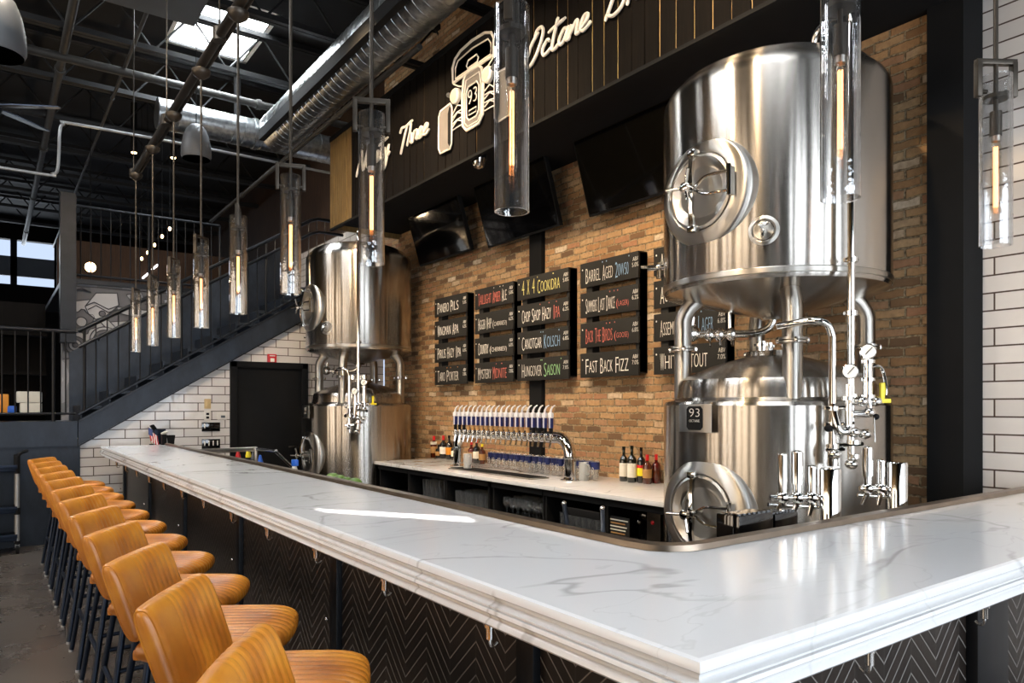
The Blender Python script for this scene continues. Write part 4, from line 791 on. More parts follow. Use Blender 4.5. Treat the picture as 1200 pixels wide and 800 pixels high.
# ------------------------------------------------------------------ cylinder pendants on their rails
def pendant(loc, rot, label, rod_top=4.06):
    t = thing('pendant_light', label, 'pendant light', loc, 'clear glass cylinder pendants'); H = .63; r = .054; g = G()
    g.lathe([(r, 0), (r, H), (r-.006, H), (r-.006, 0)], M_GLASS, 56, ring=True)
    gl = g.done('glass_cylinder', t, local=True)
    q = Matrix.Rotation(rot, 3, 'Z'); g = G()
    g.obox(q @ Vector((0, 0, H+.055)), (.155, .022, .02), M_BRONZE, q, .002)
    for s in (-1, 1): g.obox(q @ Vector((s*.068, 0, H-.01)), (.018, .026, .13), M_BRONZE, q, .002); g.cyl(q @ Vector((s*.075, 0, H-.055)), q @ Vector((s*.035, 0, H-.055)), .008, M_BRONZE, seg=10)
    g.done('yoke', t, local=True)
    g = G(); g.cyl((0, 0, H-.07), (0, 0, H-.085), .043, M_BRONZE); g.cyl((0, 0, H+.05), (0, 0, H-.14), .008, M_BRONZE, seg=10); g.cyl((0, 0, H-.13), (0, 0, H-.22), .020, M_BRONZE); g.cyl((0, 0, H-.22), (0, 0, H-.24), .016, M_STEEL2); g.done('socket', t, local=True)
    g = G(); g.lathe([(.012, H-.24), (.017, H-.26), (.017, H-.49), (.012, H-.505), (.001, H-.51)], M_BULB, 16); bu = g.done('bulb', t, local=True)
    g = G()
    for a in range(4): c, s = .006*math.cos(a*1.57), .006*math.sin(a*1.57); g.cyl((c, s, H-.26), (c, s, H-.485), .0024, M_FIL, seg=6)
    g.done('filament', bu, local=True)
    g = G(); g.cyl((0, 0, H+.05), (0, 0, rod_top-loc[2]), .0085, M_BRONZE, seg=12); g.done('rod', t, local=True)
    g = G(); z = rod_top-loc[2]; g.lathe([(.012, -.07), (.03, -.06), (.06, -.035), (.068, -.015), (.068, 0), (.03, .02)], M_BRONZE, 24, Matrix.Translation((0, 0, z))); g.done('canopy', t, local=True)
    return t
PZ0 = 2.108; rots = [1.62, 1.6, 1.5, 1.35, 1.85, .28, .18, 1.42]
for k in range(8):
    pendant((1.30, 1.793+1.005*(7-k), PZ0), -CA+rots[k], 'clear glass cylinder pendant over the long bar, %s from the staircase end' % ORD[k])
pendant((1.986, 1.125, PZ0), .75, 'clear glass cylinder pendant in front of the large tank')
pendant((3.04, 1.115, PZ0), -CA+.05, 'clear glass cylinder pendant in front of the white tile wall')
def rail(a, b, label, hs=None):
    t = thing('pendant_rail', label, 'pendant rail', ((a[0]+b[0])/2, (a[1]+b[1])/2, a[2])); a = Vector(a); b = Vector(b); d = (b-a); n = Vector((d.y, -d.x, 0)).normalized()
    g = G(); g.cyl(a, b, .032, M_BRONZE); g.cyl(a+n*.05, b+n*.05, .014, M_BRONZE); g.done('tube', t); m = int(d.length/2.4)+1
    for f_ in (hs or [k/m*.98+.01 for k in range(m+1)]):
        p = a+d*f_; g = G(); g.cyl(p, (p.x, p.y, 6.3), .006, M_BRONZE, seg=8); g.cyl(p+Vector((0, 0, -.04)), p+Vector((0, 0, .05)), .045, M_BRONZE); g.done('hanger', t)
rail((1.30, 1.5, 4.10), (1.30, 9.05, 4.10), 'long bronze tube rail carrying the pendants over the bar')
rail((1.6, 1.12, 4.10), (3.40, 1.12, 4.10), 'short bronze tube rail carrying the two pendants near the tile wall', (.04, .6))
# ------------------------------------------------------------------ overhead: ducts, pipes, panel, speakers, fan, lamps
def spiral(a, b, r, nm, label, step=.13):
    t = thing(nm, label, 'air duct', a); a = Vector(a); b = Vector(b); g = G(); g.cyl(a, b, r, M_DUCT, seg=40); d = (b-a).normalized(); L = (b-a).length
    up = Vector((0, 0, 1)); n = d.cross(up).normalized()
    sp_ = [a+d*(L*i/(L/step*16))+(n*math.cos(i/16*6.283)+up*math.sin(i/16*6.283))*r for i in range(int(L/step*16))]
    g.sweep(sp_, .007, M_DUCT, 4); g.done('spiral_tube', t); return t
dt = spiral((3.15, 9.7, 5.2), (3.15, -1.0, 5.2), .26, 'spiral_duct', 'large galvanised spiral duct running above the plank fascia')
g = G(); g.box((2.80, .0, 4.93), (2.87, 9.4, 5.06), M_BLACK); tag(g.done('cable_tray'), 'long black steel channel running under the large spiral duct', 'steel channel')
d2 = spiral((1.70, 9.95, 5.2), (4.5, 9.95, 5.2), .19, 'spiral_duct', 'shorter galvanised spiral duct crossing toward the end of the fascia')
g = G(); g.lathe([(.19, 0), (.205, 0), (.205, .05), (.19, .06)], M_DUCT, 40, frame((2.88, 9.95, 5.2), (0, 1, 0), (0, 0, 1))); g.done('collar', d2)
g = G(); g.sweep(smooth([(-1.2, 10.17, 4.26), (.48, 10.17, 4.26), (.6, 10.17, 4.28), (.66, 10.17, 4.36), (.68, 10.17, 4.80), (.72, 10.17, 4.9), (.84, 10.17, 4.93), (2.4, 10.17, 4.95), (4.2, 10.17, 4.95)], 5), .018, M_ALU, 10)
tag(g.done('conduit'), 'bright bent metal conduit stepping up below the roof joists', 'conduit')
def pipe(a, b, r, label, m=M_PIPE):
    g = G(); g.cyl(a, b, r, m); A, B = Vector(a), Vector(b); L = (B-A).length; n_ = max(2, int(L/3))
    for k in range(n_): p = A+(B-A)*((k+.5)/n_); g.cyl(p-(B-A).normalized()*.03, p+(B-A).normalized()*.03, r*1.35, m)
    tag(g.done('ceiling_pipe'), label, 'pipe')
def zp(u, v, z): return PZ(u, v, z)
p = zp(60, 130, 5.6); pipe((p.x, 2, 5.6), (p.x, 21.9, 5.6), .045, 'grey sprinkler pipe running lengthwise on the ceiling, at the upper left')
p = zp(118, 150, 5.6); pipe((p.x, 3, 5.6), (p.x, 21.9, 5.6), .02, 'thin lengthwise ceiling pipe between the grey sprinkler pipe and the pendant rail')
p = zp(300, 215, 4.9); pipe((p.x, 6, 4.9), (p.x, 13.9, 4.9), .03, 'slim dark pipe running lengthwise beneath the crossing duct')
p = zp(230, 105, 5.55); pipe((-5, p.y, 5.55), (4.5, p.y, 5.55), .05, 'grey ceiling pipe crossing above the short spiral duct')
g = G(); g.box((-1.2, 6.5, 5.5), (1.745, 8.1, 5.56), M_SLATE, .01); hgp = g.done('ceiling_panel'); tag(hgp, 'dark grey rectangular panel hung below the joists beside the skylight', 'ceiling panel')
for x, y in ((-.9, 6.8), (1.5, 6.8), (1.5, 7.9), (-.9, 7.9)): g = G(); g.cyl((x, y, 5.55), (x, y, 6.3), .006, M_JOIST, seg=6); g.done('hanger', hgp)
def speaker(u, v, z, sc, label):
    p = PZ(u, v, z); t = thing('pendant_speaker', label, 'speaker', tuple(p)); T = Matrix.Translation(p); g = G()
    g.lathe([(x*sc, q*sc) for x, q in ((.150, -.19), (.165, -.16), (.160, -.05), (.14, .06), (.105, .15), (.06, .2), (.02, .215))], M_GREY, 32, T); g.done('shell', t)
    g = G(); g.lathe([(.150*sc, -.19*sc), (.10*sc, -.185*sc), (.001, -.18*sc)], M_BLACK, 32, T); g.done('grille', t)
    g = G(); g.cyl(p+Vector((0, 0, .2*sc)), (p.x, p.y, 6.3), .006, M_BLACK, seg=8); g.done('cable', t)
speaker(230, 167, 4.55, 1.0, 'grey bell-shaped hanging speaker in front of the crossing duct')
speaker(-5, 28, 3.9, 1.0, 'grey bell-shaped hanging speaker at the upper left edge')
fp = PZ(-14, 124, 4.75); fn = thing('ceiling_fan', 'dark blue-grey ceiling fan with broad blades at the left edge', 'ceiling fan', tuple(fp))
g = G(); g.lathe([(.001, -.09), (.1, -.08), (.13, -.03), (.13, .03), (.06, .08), (.001, .09)], M_LEG, 28, Matrix.Translation(fp)); g.done('motor', fn)
g = G(); g.cyl(fp+Vector((0, 0, .08)), (fp.x, fp.y, 6.3), .02, M_LEG); g.done('rod', fn)
for k in range(5):
    a = R(-32+72*k); d = Vector((math.cos(a), math.sin(a), 0)); n = Vector((-d.y, d.x, .18)); g = G()
    g.prism([fp+d*.12+n*.05, fp+d*.3+n*.085, fp+d*.68+n*.075, fp+d*.74+n*.03, fp+d*.74-n*.04, fp+d*.3-n*.085, fp+d*.12-n*.05], (0, 0, .012), M_LEG); g.done('blade', fn)
for i, (lp_, tg, pw) in enumerate(TRACK):
    t = thing('track_spotlight', 'small black ceiling spotlight aimed at the brick wall, %s from the near end' % ORD[2-i], 'spotlight', lp_); L = Vector(lp_); d = (Vector(tg)-L).normalized(); M = Matrix.Translation(L) @ d.to_track_quat('Z', 'Y').to_matrix().to_4x4(); g = G()
    g.lathe([(.03, -.16), (.055, -.15), (.06, 0), (.055, 0), (.05, -.03)], M_BLACK, 24, M); g.cyl(L-d*.1, (L.x-d.x*.1, L.y-d.y*.1, 6.3), .012, M_BLACK, seg=8); g.done('can', t)
    g = G(); g.lathe([(.05, -.03), (.001, -.035)], M_LAMP, 20, M); g.done('lamp', t); spot('spot_lamp', L+d*.02, tg, pw, WARM, 95, .8, .05)
for lp_, tg, pw, nm in (((1.6, 5.4, 5.0), (3.5, 8.75, 4.3), 170, 'far end of the plank fascia'), ((1.9, 1.9, 4.9), (4.5, 2.1, 2.6), 120, 'brick beside the tile wall'), ((.2, 5.5, 5.0), (1.0, 5.0, .8), 130, 'row of stools'), ((-2.2, 3.0, 5.0), (-6, 3.0, 2.0), 620, 'window side of the room'), ((-2.2, 7.0, 5.0), (-6, 7.5, 2.0), 620, 'entrance side of the room'), ((.2, 4.8, 5.3), (1.3, 10.6, 2.6), 150, 'mural beside the stairs, added to brighten it'), ((.6, 5.0, 5.3), (2.6, 9.4, 1.2), 170, 'black door and tiles under the stairs, added to brighten them')):  # window-side, entrance-side, mural and door spots are added to brighten those parts
    t = thing('track_spotlight', 'small black ceiling spotlight aimed at the '+nm, 'spotlight', lp_); L = Vector(lp_); d = (Vector(tg)-L).normalized(); M = Matrix.Translation(L) @ d.to_track_quat('Z', 'Y').to_matrix().to_4x4(); g = G()
    g.lathe([(.03, -.16), (.055, -.15), (.06, 0), (.055, 0), (.05, -.03)], M_BLACK, 24, M); g.cyl(L-d*.1, (L.x-d.x*.1, L.y-d.y*.1, 6.3), .012, M_BLACK, seg=8); g.done('can', t)
    g = G(); g.lathe([(.05, -.03), (.001, -.035)], M_LAMP, 20, M); g.done('lamp', t); spot('spot_lamp', L+d*.02, tg, pw, (1, .62, .28) if 'room' in nm else WARM if 'stool' not in nm else (1, .85, .65), 80 if 'far end' not in nm and 'mural' not in nm else 34, .8, .05)
cp_ = PX(561, 187, 3.7); dcam = thing('dome_camera', 'small chrome dome camera under the fascia edge', 'security camera', (cp_.x, cp_.y, cp_.z)); g = G(); g.lathe([(.001, -.09), (.05, -.07), (.07, -.02), (.075, .0)], M_CHROME, 24, Matrix.Translation(cp_)); g.done('dome', dcam); g = G(); g.cyl(cp_, (cp_.x, cp_.y, 3.87), .078, M_BLACK); g.done('mount', dcam)

# ------------------------------------------------------------------ staircase, landing and upper floor
SL = .614; stair = thing('staircase', 'black steel staircase rising to the right above the tiled wall', 'staircase', (2.2, 9.6, 0))
def sz(x): return 1.062+(x-.819)*.6225
g = G(); g.prism([(.80, 9.33, 1.07), (.80, 9.33, 1.335), (3.70, 9.33, sz(3.70)+.265), (3.9, 9.33, 3.14), (3.9, 9.33, 2.86), (3.7, 9.33, sz(3.7))], (0, .035, 0), M_SHEET); g.prism([(.80, 9.315, 1.325), (3.70, 9.315, sz(3.7)+.255), (3.70, 9.315, sz(3.7)+.285), (.80, 9.315, 1.355)], (0, .06, 0), M_RAIL); g.prism([(.80, 9.315, 1.06), (3.7, 9.315, sz(3.7)-.01), (3.7, 9.315, sz(3.7)+.01), (.80, 9.315, 1.08)], (0, .06, 0), M_RAIL); g.done('stringer', stair)
g = G(); g.prism([(.80, 10.48, 1.07), (.80, 10.48, 2.18), (3.4, 10.48, 2.18+2.6*SL), (3.74, 10.48, 3.9), (3.74, 10.48, 2.9)], (0, .03, 0), M_SHEET); g.done('guard_panel', stair)
for k in range(10):
    x = .84+.285*k; z = 1.34+.178*(k+1); g = G(); g.box((x, 9.54, z-.04), (x+.31, 10.47, z), M_SHEET); g.box((x, 9.54, z-.178), (x+.015, 10.47, z-.04), M_SHEET); g.done('tread', stair)
def rz(x): return 2.337+(x-.778)*SL
top = [(.80, 9.345, rz(.80)), (3.46, 9.345, rz(3.46)), (3.56, 9.345, 4.02), (3.9, 9.345, 4.02)]
g = G(); g.sweep(top, .024, M_RAIL, 8); g.done('top_rail', stair)
g = G(); g.sweep([(x, 9.30, z-.18) for x, y, z in top], .02, M_RAIL, 8)
for x in (1.0, 1.8, 2.6, 3.3): g.cyl((x, 9.30, rz(x)-.19), (x, 9.345, rz(x)-.22), .008, M_RAIL, seg=6)
g.done('handrail', stair)
g = G(); g.sweep([(.80, 9.345, 1.42), (3.7, 9.345, 1.42+2.9*SL)], .016, M_RAIL, 6); g.done('bottom_rail', stair)
for k in range(26):
    x = .86+.112*k; zt_ = rz(x) if x < 3.46 else 4.02
    g = G(); g.cyl((x, 9.345, 1.42+(x-.80)*SL), (x, 9.345, zt_), .0075 if k % 9 else .016, M_RAIL, seg=8); g.done('baluster' if k % 9 else 'post', stair)
lr = thing('landing', 'blue-black steel landing with railing at the foot of the stairs', 'landing', (-.5, 9.6, 1.07))
g = G(); g.box((-5.9, 9.335, 1.07), (.79, 9.37, 1.345), M_SHEET); g.done('fascia', lr)
g = G(); g.box((-5.9, 9.37, 1.25), (.79, 10.55, 1.335), M_RAIL); g.done('deck', lr)
g = G(); g.sweep([(-2.4, 9.345, 2.34), (.775, 9.345, 2.34)], .022, M_RAIL, 8); g.done('top_rail', lr)
g = G(); g.sweep([(-2.4, 9.345, 1.43), (.78, 9.345, 1.43)], .014, M_RAIL, 8); g.done('bottom_rail', lr)
for k in range(14):
    x = .68-.115*k; big_ = (k == 1 or k == 9); g = G(); g.cyl((x, 9.345, 1.345 if big_ else 1.43), (x, 9.345, 2.34), .018 if big_ else .0075, M_RAIL, seg=8); g.done('post' if big_ else 'baluster', lr)
ur = thing('mezzanine_railing', 'thin black railing along the upper floor edge above the mural', 'railing', (1.7, 10.58, 3.12))
for z, r_ in ((4.04, .02), (3.17, .016)): g = G(); g.sweep([(.80, 10.58, z), (2.61, 10.58, z)], r_, M_RAIL, 8); g.done('top_rail' if z > 4 else 'bottom_rail', ur)
for k in range(17):
    x = .82+.112*k; g = G(); g.cyl((x, 10.58, 3.12), (x, 10.58, 4.04), .0075 if k % 8 else .018, M_RAIL, seg=8); g.done('baluster' if k % 8 else 'post', ur)
# mural of engine parts on the wall beside the stairs
mu = thing('engine_mural', 'grey mural of pistons, rods and gears on the wall beside the stairs', 'mural', (1.3, 10.595, 2.2))
LAY = [0]
def MP(x, z): return Vector((.74+x, 10.590-.0025*LAY[0], 2.1+z))
def shape(pts, fill, name, closed=True, r=.007):
    g = G(); LAY[0] += 1
    if fill: g.prism([MP(a, b) for a, b in pts], (0, -.002, 0), fill)
    g.sweep([MP(a, b)+Vector((0, -.002, 0)) for a, b in pts], r, M_MLINE, 5, closed=closed); g.done(name, mu)
def circ(cx, cz, r, n=22, teeth=0, d=.0): return [(cx+(r+(d if teeth and (i//2) % 2 else 0))*math.cos(6.2832*i/n), cz+(r+(d if teeth and (i//2) % 2 else 0))*math.sin(6.2832*i/n)) for i in range(n)]
M_MLT = plain('mural_light', '#a3a3a6', .7, 0, .06)
shape([(.0, .0), (.0, .93), (.9, .93), (1.9, .93), (2.6, .93), (1.4, .3)], M_MGREY, 'backing')
shape([(.02, .1), (.02, .72), (.34, .78), (.5, .5), (.9, .55), (.75, .3), (.3, .1)], M_MLT, 'pale_field')
shape(circ(.2, .48, .13, 28, 1, .03), M_MGREY, 'gear'); shape(circ(.2, .48, .06), M_MLT, 'gear_hub')
shape([(.24, .68), (.36, .86), (.60, .88), (.62, .72), (.46, .56), (.36, .52), (.28, .58)], M_MLT, 'piston'); shape([(.24, .68), (.34, .74), (.5, .66), (.62, .72)], None, 'piston_groove', False); shape([(.27, .64), (.36, .70), (.5, .62), (.6, .67)], None, 'piston_groove', False)
shape(circ(.43, .60, .035), M_MGREY, 'wrist_pin'); shape([(.46, .56), (.78, .22), (.70, .16), (.40, .50)], M_MLT, 'connecting_rod')
shape([(.60, .70), (.95, .68), (1.1, .60), (1.1, .52), (.9, .56), (.62, .62)], M_MLT, 'shaft'); shape([(.92, .76), (1.25, .80), (1.3, .70), (.96, .66)], M_MGREY, 'block')
for r_ in (.17, .13, .09): shape(circ(.46, .26, r_), (M_MLT, M_MGREY, M_MLT)[int((.17-r_)/.035)], 'ring')
for r_ in (.11, .07, .03): shape(circ(.13, .18, r_), (M_MGREY, M_MLT, M_MGREY)[int((.115-r_)/.04)], 'pulley')
shape([(1.15, .84), (1.5, .88), (1.7, .74), (1.4, .6), (1.2, .66)], M_MLT, 'cover'); shape(circ(1.42, .74, .07), M_MGREY, 'cover_bolt'); shape([(.08, .84), (.2, .9), (.3, .86), (.28, .92), (.05, .92)], M_MGREY, 'tab')
shape([(1.0, .34), (1.18, .50), (1.38, .46), (1.42, .32), (1.22, .24)], M_MLT, 'valve_cover'); shape(circ(1.22, .37, .06), M_MGREY, 'cover_hole')
shape([(.80, .42), (1.02, .50), (1.06, .44), (.84, .36)], M_MLT, 'valve_stem'); shape([(.70, .86), (.86, .92), (.90, .84), (.76, .78)], M_MLT, 'bolt_head')
shape(circ(.82, .14, .09, 24, 1, .025), M_MLT, 'small_gear'); shape(circ(.82, .14, .04), M_MGREY, 'gear_hub')
# warm bulbs upstairs
gp = PY(106, 313, 12.6); t = thing('globe_lamp', 'round glowing globe lamp on the upper floor behind the railing', 'lamp', tuple(gp)); g = G(); g.ball(gp, .075, M_LAMP); g.done('globe', t); g = G(); g.cyl(gp+Vector((0, 0, .07)), (gp.x, gp.y, 6.3), .006, M_BLACK, seg=6); g.done('cord', t)
pl = bpy.data.lights.new('globe_light', 'POINT'); pl.energy = 22; pl.color = WARM; pl.shadow_soft_size = .08; po = bpy.data.objects.new('globe_light', pl); po.location = gp+Vector((0, -.15, 0)); COL.objects.link(po)
for i, (u, v) in enumerate(((166, 303), (173, 296), (181, 287), (190, 277), (199, 268))):
    p = PY(u, v, 12.6-.25*i); t = thing('bare_bulb', 'glowing bare bulb hanging upstairs, %s from the left' % ORD[i], 'light bulb', tuple(p), 'bare bulbs hanging upstairs'); g = G(); g.ball(p, .021, M_LAMP, (1, 1, 1.35), 12); g.done('bulb', t); g = G(); g.cyl(p+Vector((0, 0, .03)), (p.x, p.y, 6.3), .004, M_BLACK, seg=6); g.done('cord', t)
for i, (a, b, nm) in enumerate((((167, 326), (174, 320), 'left'), ((178, 316), (185, 310), 'right'))):
    A_, B_ = PY(a[0], a[1], 13.96), PY(b[0], b[1], 13.96); t = thing('led_strip', 'short slanted white light strip upstairs, the %s' % ('lower one' if i == 0 else 'upper one'), 'light strip', tuple(A_)); g = G(); g.cyl(A_, B_, .016, M_LED, seg=8); g.done('tube', t); g = G(); g.cyl((A_+B_)/2, (A_+B_)/2+Vector((0, .06, 0)), .012, M_BLACK, seg=8); g.done('bracket', t)
for u, v, z, nm in ((203, 186, 5.5, 'in front of the bulb row'), (157, 180, 5.5, 'beside the pendant rail end'), (278, 138, 5.6, 'above the crossing duct')):
    p = PZ(u, v, z); t = thing('ceiling_spotlight', 'tiny lit ceiling spotlight '+nm, 'spotlight', tuple(p)); g = G(); g.lathe([(.001, 0), (.035, .005), (.04, .02)], M_LAMP, 16, Matrix.Translation(p)); g.done('lens', t); g = G(); g.cyl(p+Vector((0, 0, .02)), (p.x, p.y, 6.3), .045, M_BLACK); g.done('can', t)

# ------------------------------------------------------------------ wall fittings and small things
def wp(u, v): return PY(u, v, YW)
p = wp(318, 421); t = thing('fire_alarm', 'red fire alarm strobe on the tiles above the black door', 'fire alarm', tuple(p)); g = G(); g.obox(p+Vector((0, -.02, 0)), (.115, .04, .135), M_REDP, None, .008); g.done('body', t); g = G(); g.obox(p+Vector((.0, -.045, -.01)), (.05, .02, .045), M_WHITE, None, .006); g.obox(p+Vector((0, -.042, .045)), (.07, .006, .012), M_WHITE); g.done('strobe', t)
def plate(u, v, w_, h_, m, nm, label, cat, extra=None):
    p = wp(u, v); t = thing(nm, label, cat, tuple(p)); g = G(); g.obox(p+Vector((0, -.008, 0)), (w_, .016, h_), m, None, .003); g.done('cover', t)
    if extra: extra(p, t)
def ex_switch(p, t): g = G(); g.obox(p+Vector((0, -.02, 0)), (.03, .012, .06), M_BEIGE, None, .003); g.done('toggle', t)
def ex_outlet(p, t):
    for dz in (.022, -.022): g = G(); g.obox(p+Vector((0, -.017, dz)), (.034, .004, .028), M_BLACK, None, .002); g.done('socket', t)
def ex_therm(p, t): g = G(); g.obox(p+Vector((.01, -.018, 0)), (.05, .004, .03), M_SLATE); g.done('display', t)
def ex_bars(n):
    def f(p, t):
        for k in range(n): g = G(); g.obox(p+Vector((-.075+.05*k, -.018, .01)), (.012, .006, .06), M_WHITE, None, .002); g.done('card', t)
    return f
plate(243, 473, .075, .12, M_BEIGE, 'switch_plate', 'beige switch plate on the tiles above the white outlet', 'switch', ex_switch)
plate(243, 487, .075, .12, M_PLATE, 'outlet', 'white wall outlet on the tiles below the beige switch', 'outlet', ex_outlet)
plate(260, 488, .11, .075, M_PLATE, 'thermostat', 'small white thermostat on the tiles beside the black door', 'thermostat', ex_therm)
plate(247, 500, .215, .11, M_BLACKG, 'black_panel', 'upper black wall panel with pale dot under the thermostat', 'wall panel', ex_bars(1))
plate(247, 520, .215, .12, M_BLACKG, 'black_panel', 'lower black wall panel with row of pale slots near the bar end', 'wall panel', ex_bars(4))
# caddies and flag on the far end of the bar
p = PZ(186, 520.5, 1.07); t = thing('menu_caddy', 'slate-blue caddy holding dark menu cards at the far bar end', 'caddy', (p.x, p.y, 1.07)); g = G(); g.obox((p.x, p.y, 1.07+.025), (.09, .09, .05), M_BLACK, None, .004); g.obox((p.x, p.y, 1.07+.105), (.125, .10, .14), M_LEG, Matrix.Rotation(.2, 3, 'Z'), .006); g.done('holder', t)
for k in range(3): g = G(); g.obox((p.x-.05+.015*k, p.y-.01+.02*k, 1.235+.004*k), (.012, .09, .13), M_BLACK, Matrix.Rotation(-.6, 3, 'Y')); g.done('menu_card', t)
p2 = PZ(177.5, 521, 1.07); t = thing('small_flag', 'small striped flag standing left of the slate-blue caddy', 'flag', (p2.x, p2.y, 1.07)); g = G(); g.cyl((p2.x, p2.y, 1.075), (p2.x-.035, p2.y, 1.275), .004, M_OAK, seg=8); g.cyl((p2.x, p2.y, 1.07), (p2.x, p2.y, 1.08), .025, M_BLACK); g.done('stick', t)
for k in range(7):
    g = G(); f = lambda s, r_: Vector((p2.x-.03+.013*k+.02*s, p2.y-.012+.01*math.sin(s*5+k), 1.25-.012*k-.14*s)); g.prism([f(0, 0), f(.5, 0), f(1, 0), f(1, 0)+Vector((.012, 0, .01)), f(.5, 0)+Vector((.012, 0, .008)), f(0, 0)+Vector((.012, 0, -.01))], (0, .003, 0), M_REDP if k % 2 == 0 else M_WHITE); g.done('stripe', t)
g = G(); g.prism([(p2.x-.036, p2.y-.018, 1.27), (p2.x-.034, p2.y-.018, 1.19), (p2.x+.01, p2.y-.018, 1.165), (p2.x+.008, p2.y-.018, 1.245)], (0, .004, 0), M_NAVY); g.done('canton', t)
p = PZ(197, 521, 1.07); t = thing('napkin_caddy', 'small black caddy with crumpled napkins right of the slate-blue caddy', 'caddy', (p.x, p.y, 1.07)); g = G(); g.lathe([(.04, 0), (.055, .11), (.05, .11), (.036, .006), (.001, .006)], M_BLACK, 4, Matrix.Translation((p.x+.03, p.y, 1.07)) @ Matrix.Rotation(.78, 4, 'Z')); g.obox((p.x-.045, p.y, 1.13), (.05, .08, .12), M_BLACK, None, .004); g.done('holder', t); g = G(); [g.ball((p.x-.045+random.uniform(-.02, .02), p.y+random.uniform(-.02, .02), 1.20+random.uniform(0, .02)), .022, M_PAPER, (1.3, 1, .7), 8) for k in range(4)]; g.done('napkin', t)
# limes by the drip rail
for i, (u, v, s) in enumerate(((390, 563, .045), (398, 565.5, .04), (407, 569.5, .035), (416, 570.5, .04))):
    p = PZ(u, v, 1.10); g = G(); x = 1.70; g.ball((x, PX(u, v, x).y, 1.068), s, M_LIME, (1, 1.3, .8), 14); g.cyl((x, PX(u, v, x).y, .86), (x, PX(u, v, x).y, 1.055), .05, M_STEEL2, seg=18)
    tag(g.done('lime_cup'), 'green limes heaped in a cup behind the drip rail, %s from the left' % ORD[i], 'limes', 'lime cups by the drip rail')
# sprayer, squeeze bottles and spout at the far sink
def onwork(u, x=1.78): d = ray(u, 500); return x, d[1]*x/d[0]
x, y = onwork(345); t = thing('spray_bottle', 'white and blue spray bottle in front of the black door', 'spray bottle', (x, y, .86)); T = Matrix.Translation((x, y, .86)); g = G(); g.lathe([(.04, 0), (.043, .01), (.043, .16), (.02, .2), (.016, .22)], M_WHITE, 20, T); g.done('body', t); g = G(); g.lathe([(.0435, .06), (.0445, .061), (.0445, .15), (.0435, .151)], M_BLUP, 20, T); g.done('label_band', t); g = G(); g.obox((x, y-.01, 1.105), (.03, .08, .045), M_BLUP, None, .008); g.cyl((x, y, 1.08), (x, y, 1.10), .018, M_BLUP); g.done('trigger', t)
for u, m, nm, h_ in ((279, M_REDP, 'red', .26), (291, M_YELP, 'yellow', .30), (297, M_GREY, 'grey', .27), (305, M_BLUP, 'blue', .25)):
    x, y = onwork(u, 1.80); t = thing('squeeze_bottle', nm+' topped bar bottle by the sink spout at the far end', 'squeeze bottle', (x, y, .86)); T = Matrix.Translation((x, y, .86)); g = G(); g.lathe([(.036, 0), (.038, .01), (.038, h_*.6), (.02, h_*.72)], M_BLACK, 18, T); g.done('body', t); g = G(); g.lathe([(.022, h_*.7), (.024, h_*.76), (.008, h_)], m, 16, T); g.done('spout', t)
sk = thing('sink_spout', 'bent stainless sink spout rising behind the far drip rail', 'tap', (1.8, onwork(345, 1.8)[1], .86)); A = PX(352, 556, 1.80); B = PX(322, 528, 1.80); C = PX(300, 526, 1.80); D = PX(236, 528, 1.78)
g = G(); g.cyl((A.x, A.y, .86), A, .014, M_CHROME); g.sweep(smooth([A, A+(B-A)*.9, B, C], 5), .012, M_CHROME, 10); g.done('spout', sk); g = G(); g.sweep([C, C+(D-C)*.5, D], .02, M_STEEL2, 10); g.cyl(D, (D.x, D.y, .86), .014, M_STEEL2); g.cyl(C, (C.x, C.y, .86), .014, M_STEEL2); g.done('pipe_rail', sk)
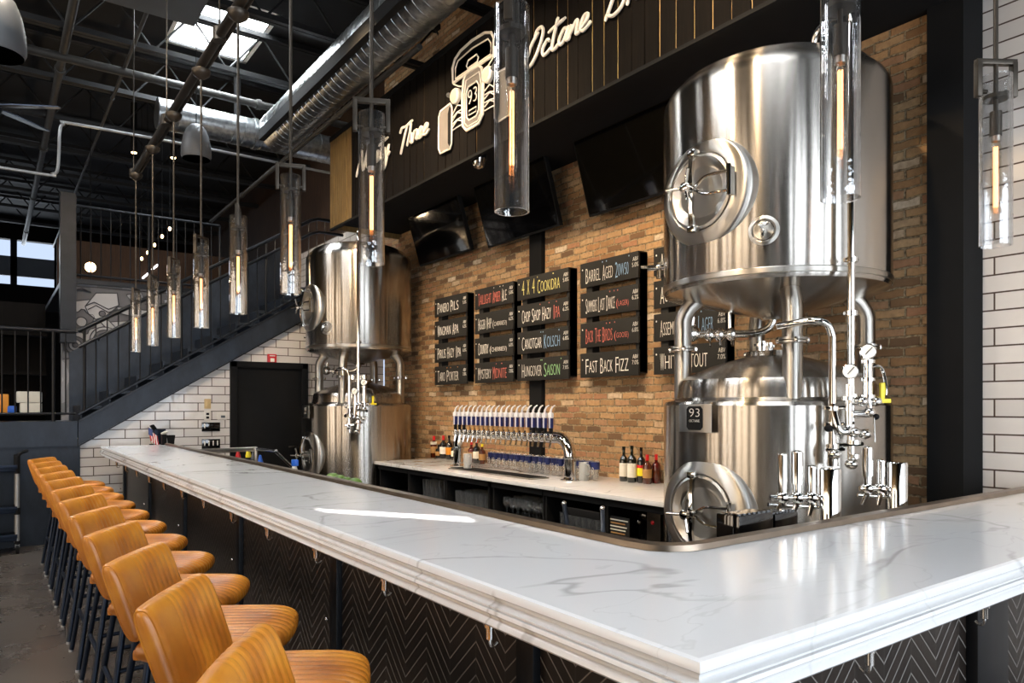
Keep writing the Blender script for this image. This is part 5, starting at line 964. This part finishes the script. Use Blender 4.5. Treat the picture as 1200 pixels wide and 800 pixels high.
# service cart by the landing wall
ct = thing('service_cart', 'black three-shelf service cart with grey posts at the landing wall', 'cart', (-.25, 8.95, 0)); cx1, cy1 = .23, 8.97
for x in (-.72, cx1):
    for y in (cy1, cy1-.0+.32):
        g = G(); g.cyl((x, y, .12), (x, y, .40), .020, M_ALU); g.cyl((x, y, .47), (x, y, .82), .020, M_ALU); lg = g.done('post', ct)
        g = G(); g.cyl((x, y, .40), (x, y, .47), .026, M_BLACK); g.cyl((x, y, .82), (x, y, 1.0), .024, M_BLACK); g.cyl((x, y, .09), (x, y, .13), .024, M_BLACK); g.done('sleeve', lg)
        g = G(); g.cyl((x-.014, y, .045), (x+.014, y, .045), .045, M_BLACK); g.obox((x, y, .08), (.04, .04, .035), M_ALU, None, .004); g.done('caster', lg)
for z in (.15, .435, .86): g = G(); g.box((-.74, cy1-.02, z-.02), (cx1, cy1+.36, z+.02), M_LEG, .006); g.box((-.74, cy1-.03, z+.01), (cx1, cy1-.015, z+.05), M_LEG, .004); g.done('shelf', ct)
g = G(); g.sweep(smooth([(cx1, cy1, .98), (cx1+.03, cy1, 1.03), (cx1+.08, cy1+.08, 1.04), (cx1+.08, cy1+.24, 1.04), (cx1, cy1+.32, .99)], 5), .014, M_BLACK, 8); g.done('push_handle', ct)
# shelves in the dark room behind the landing
sh = thing('storage_shelf', 'dark wooden storage shelf in the room behind the landing railing', 'shelf', (-.2, 12.6, 0)); 
g = G(); g.box((-2.2, 12.5, 0), (.66, 12.55, 3.0), M_PLANK); g.done('back_panel', sh)
for z in (.9, 1.38, 1.95, 2.5): g = G(); g.box((-2.2, 12.1, z), (.66, 12.5, z+.04), M_PLANK); g.done('shelf', sh)
for u, v, w_, h_, m, nm, lab in ((2, 470, .16, .26, M_ORANGE, 'storage_box', 'orange box on the dark shelf behind the landing railing'), (13, 466, .12, .10, M_BLUP, 'storage_box', 'small pale blue box on the dark shelf behind the landing railing'), (34, 458, .30, .16, M_PAPER, 'folded_cloth', 'upper cream folded cloth on the dark shelf behind the railing'), (36, 476, .26, .14, M_PAPER, 'folded_cloth', 'lower cream folded cloth on the dark shelf behind the railing')):
    p = PY(u, v, 12.25); zz = 1.42 if v > 452 else 1.99
    if v == 458: zz = 1.56
    g = G(); g.obox((p.x, 12.25, zz+h_/2), (w_, .2, h_), m, None, .02); tag(g.done(nm), lab, 'box' if 'box' in nm else 'cloth')
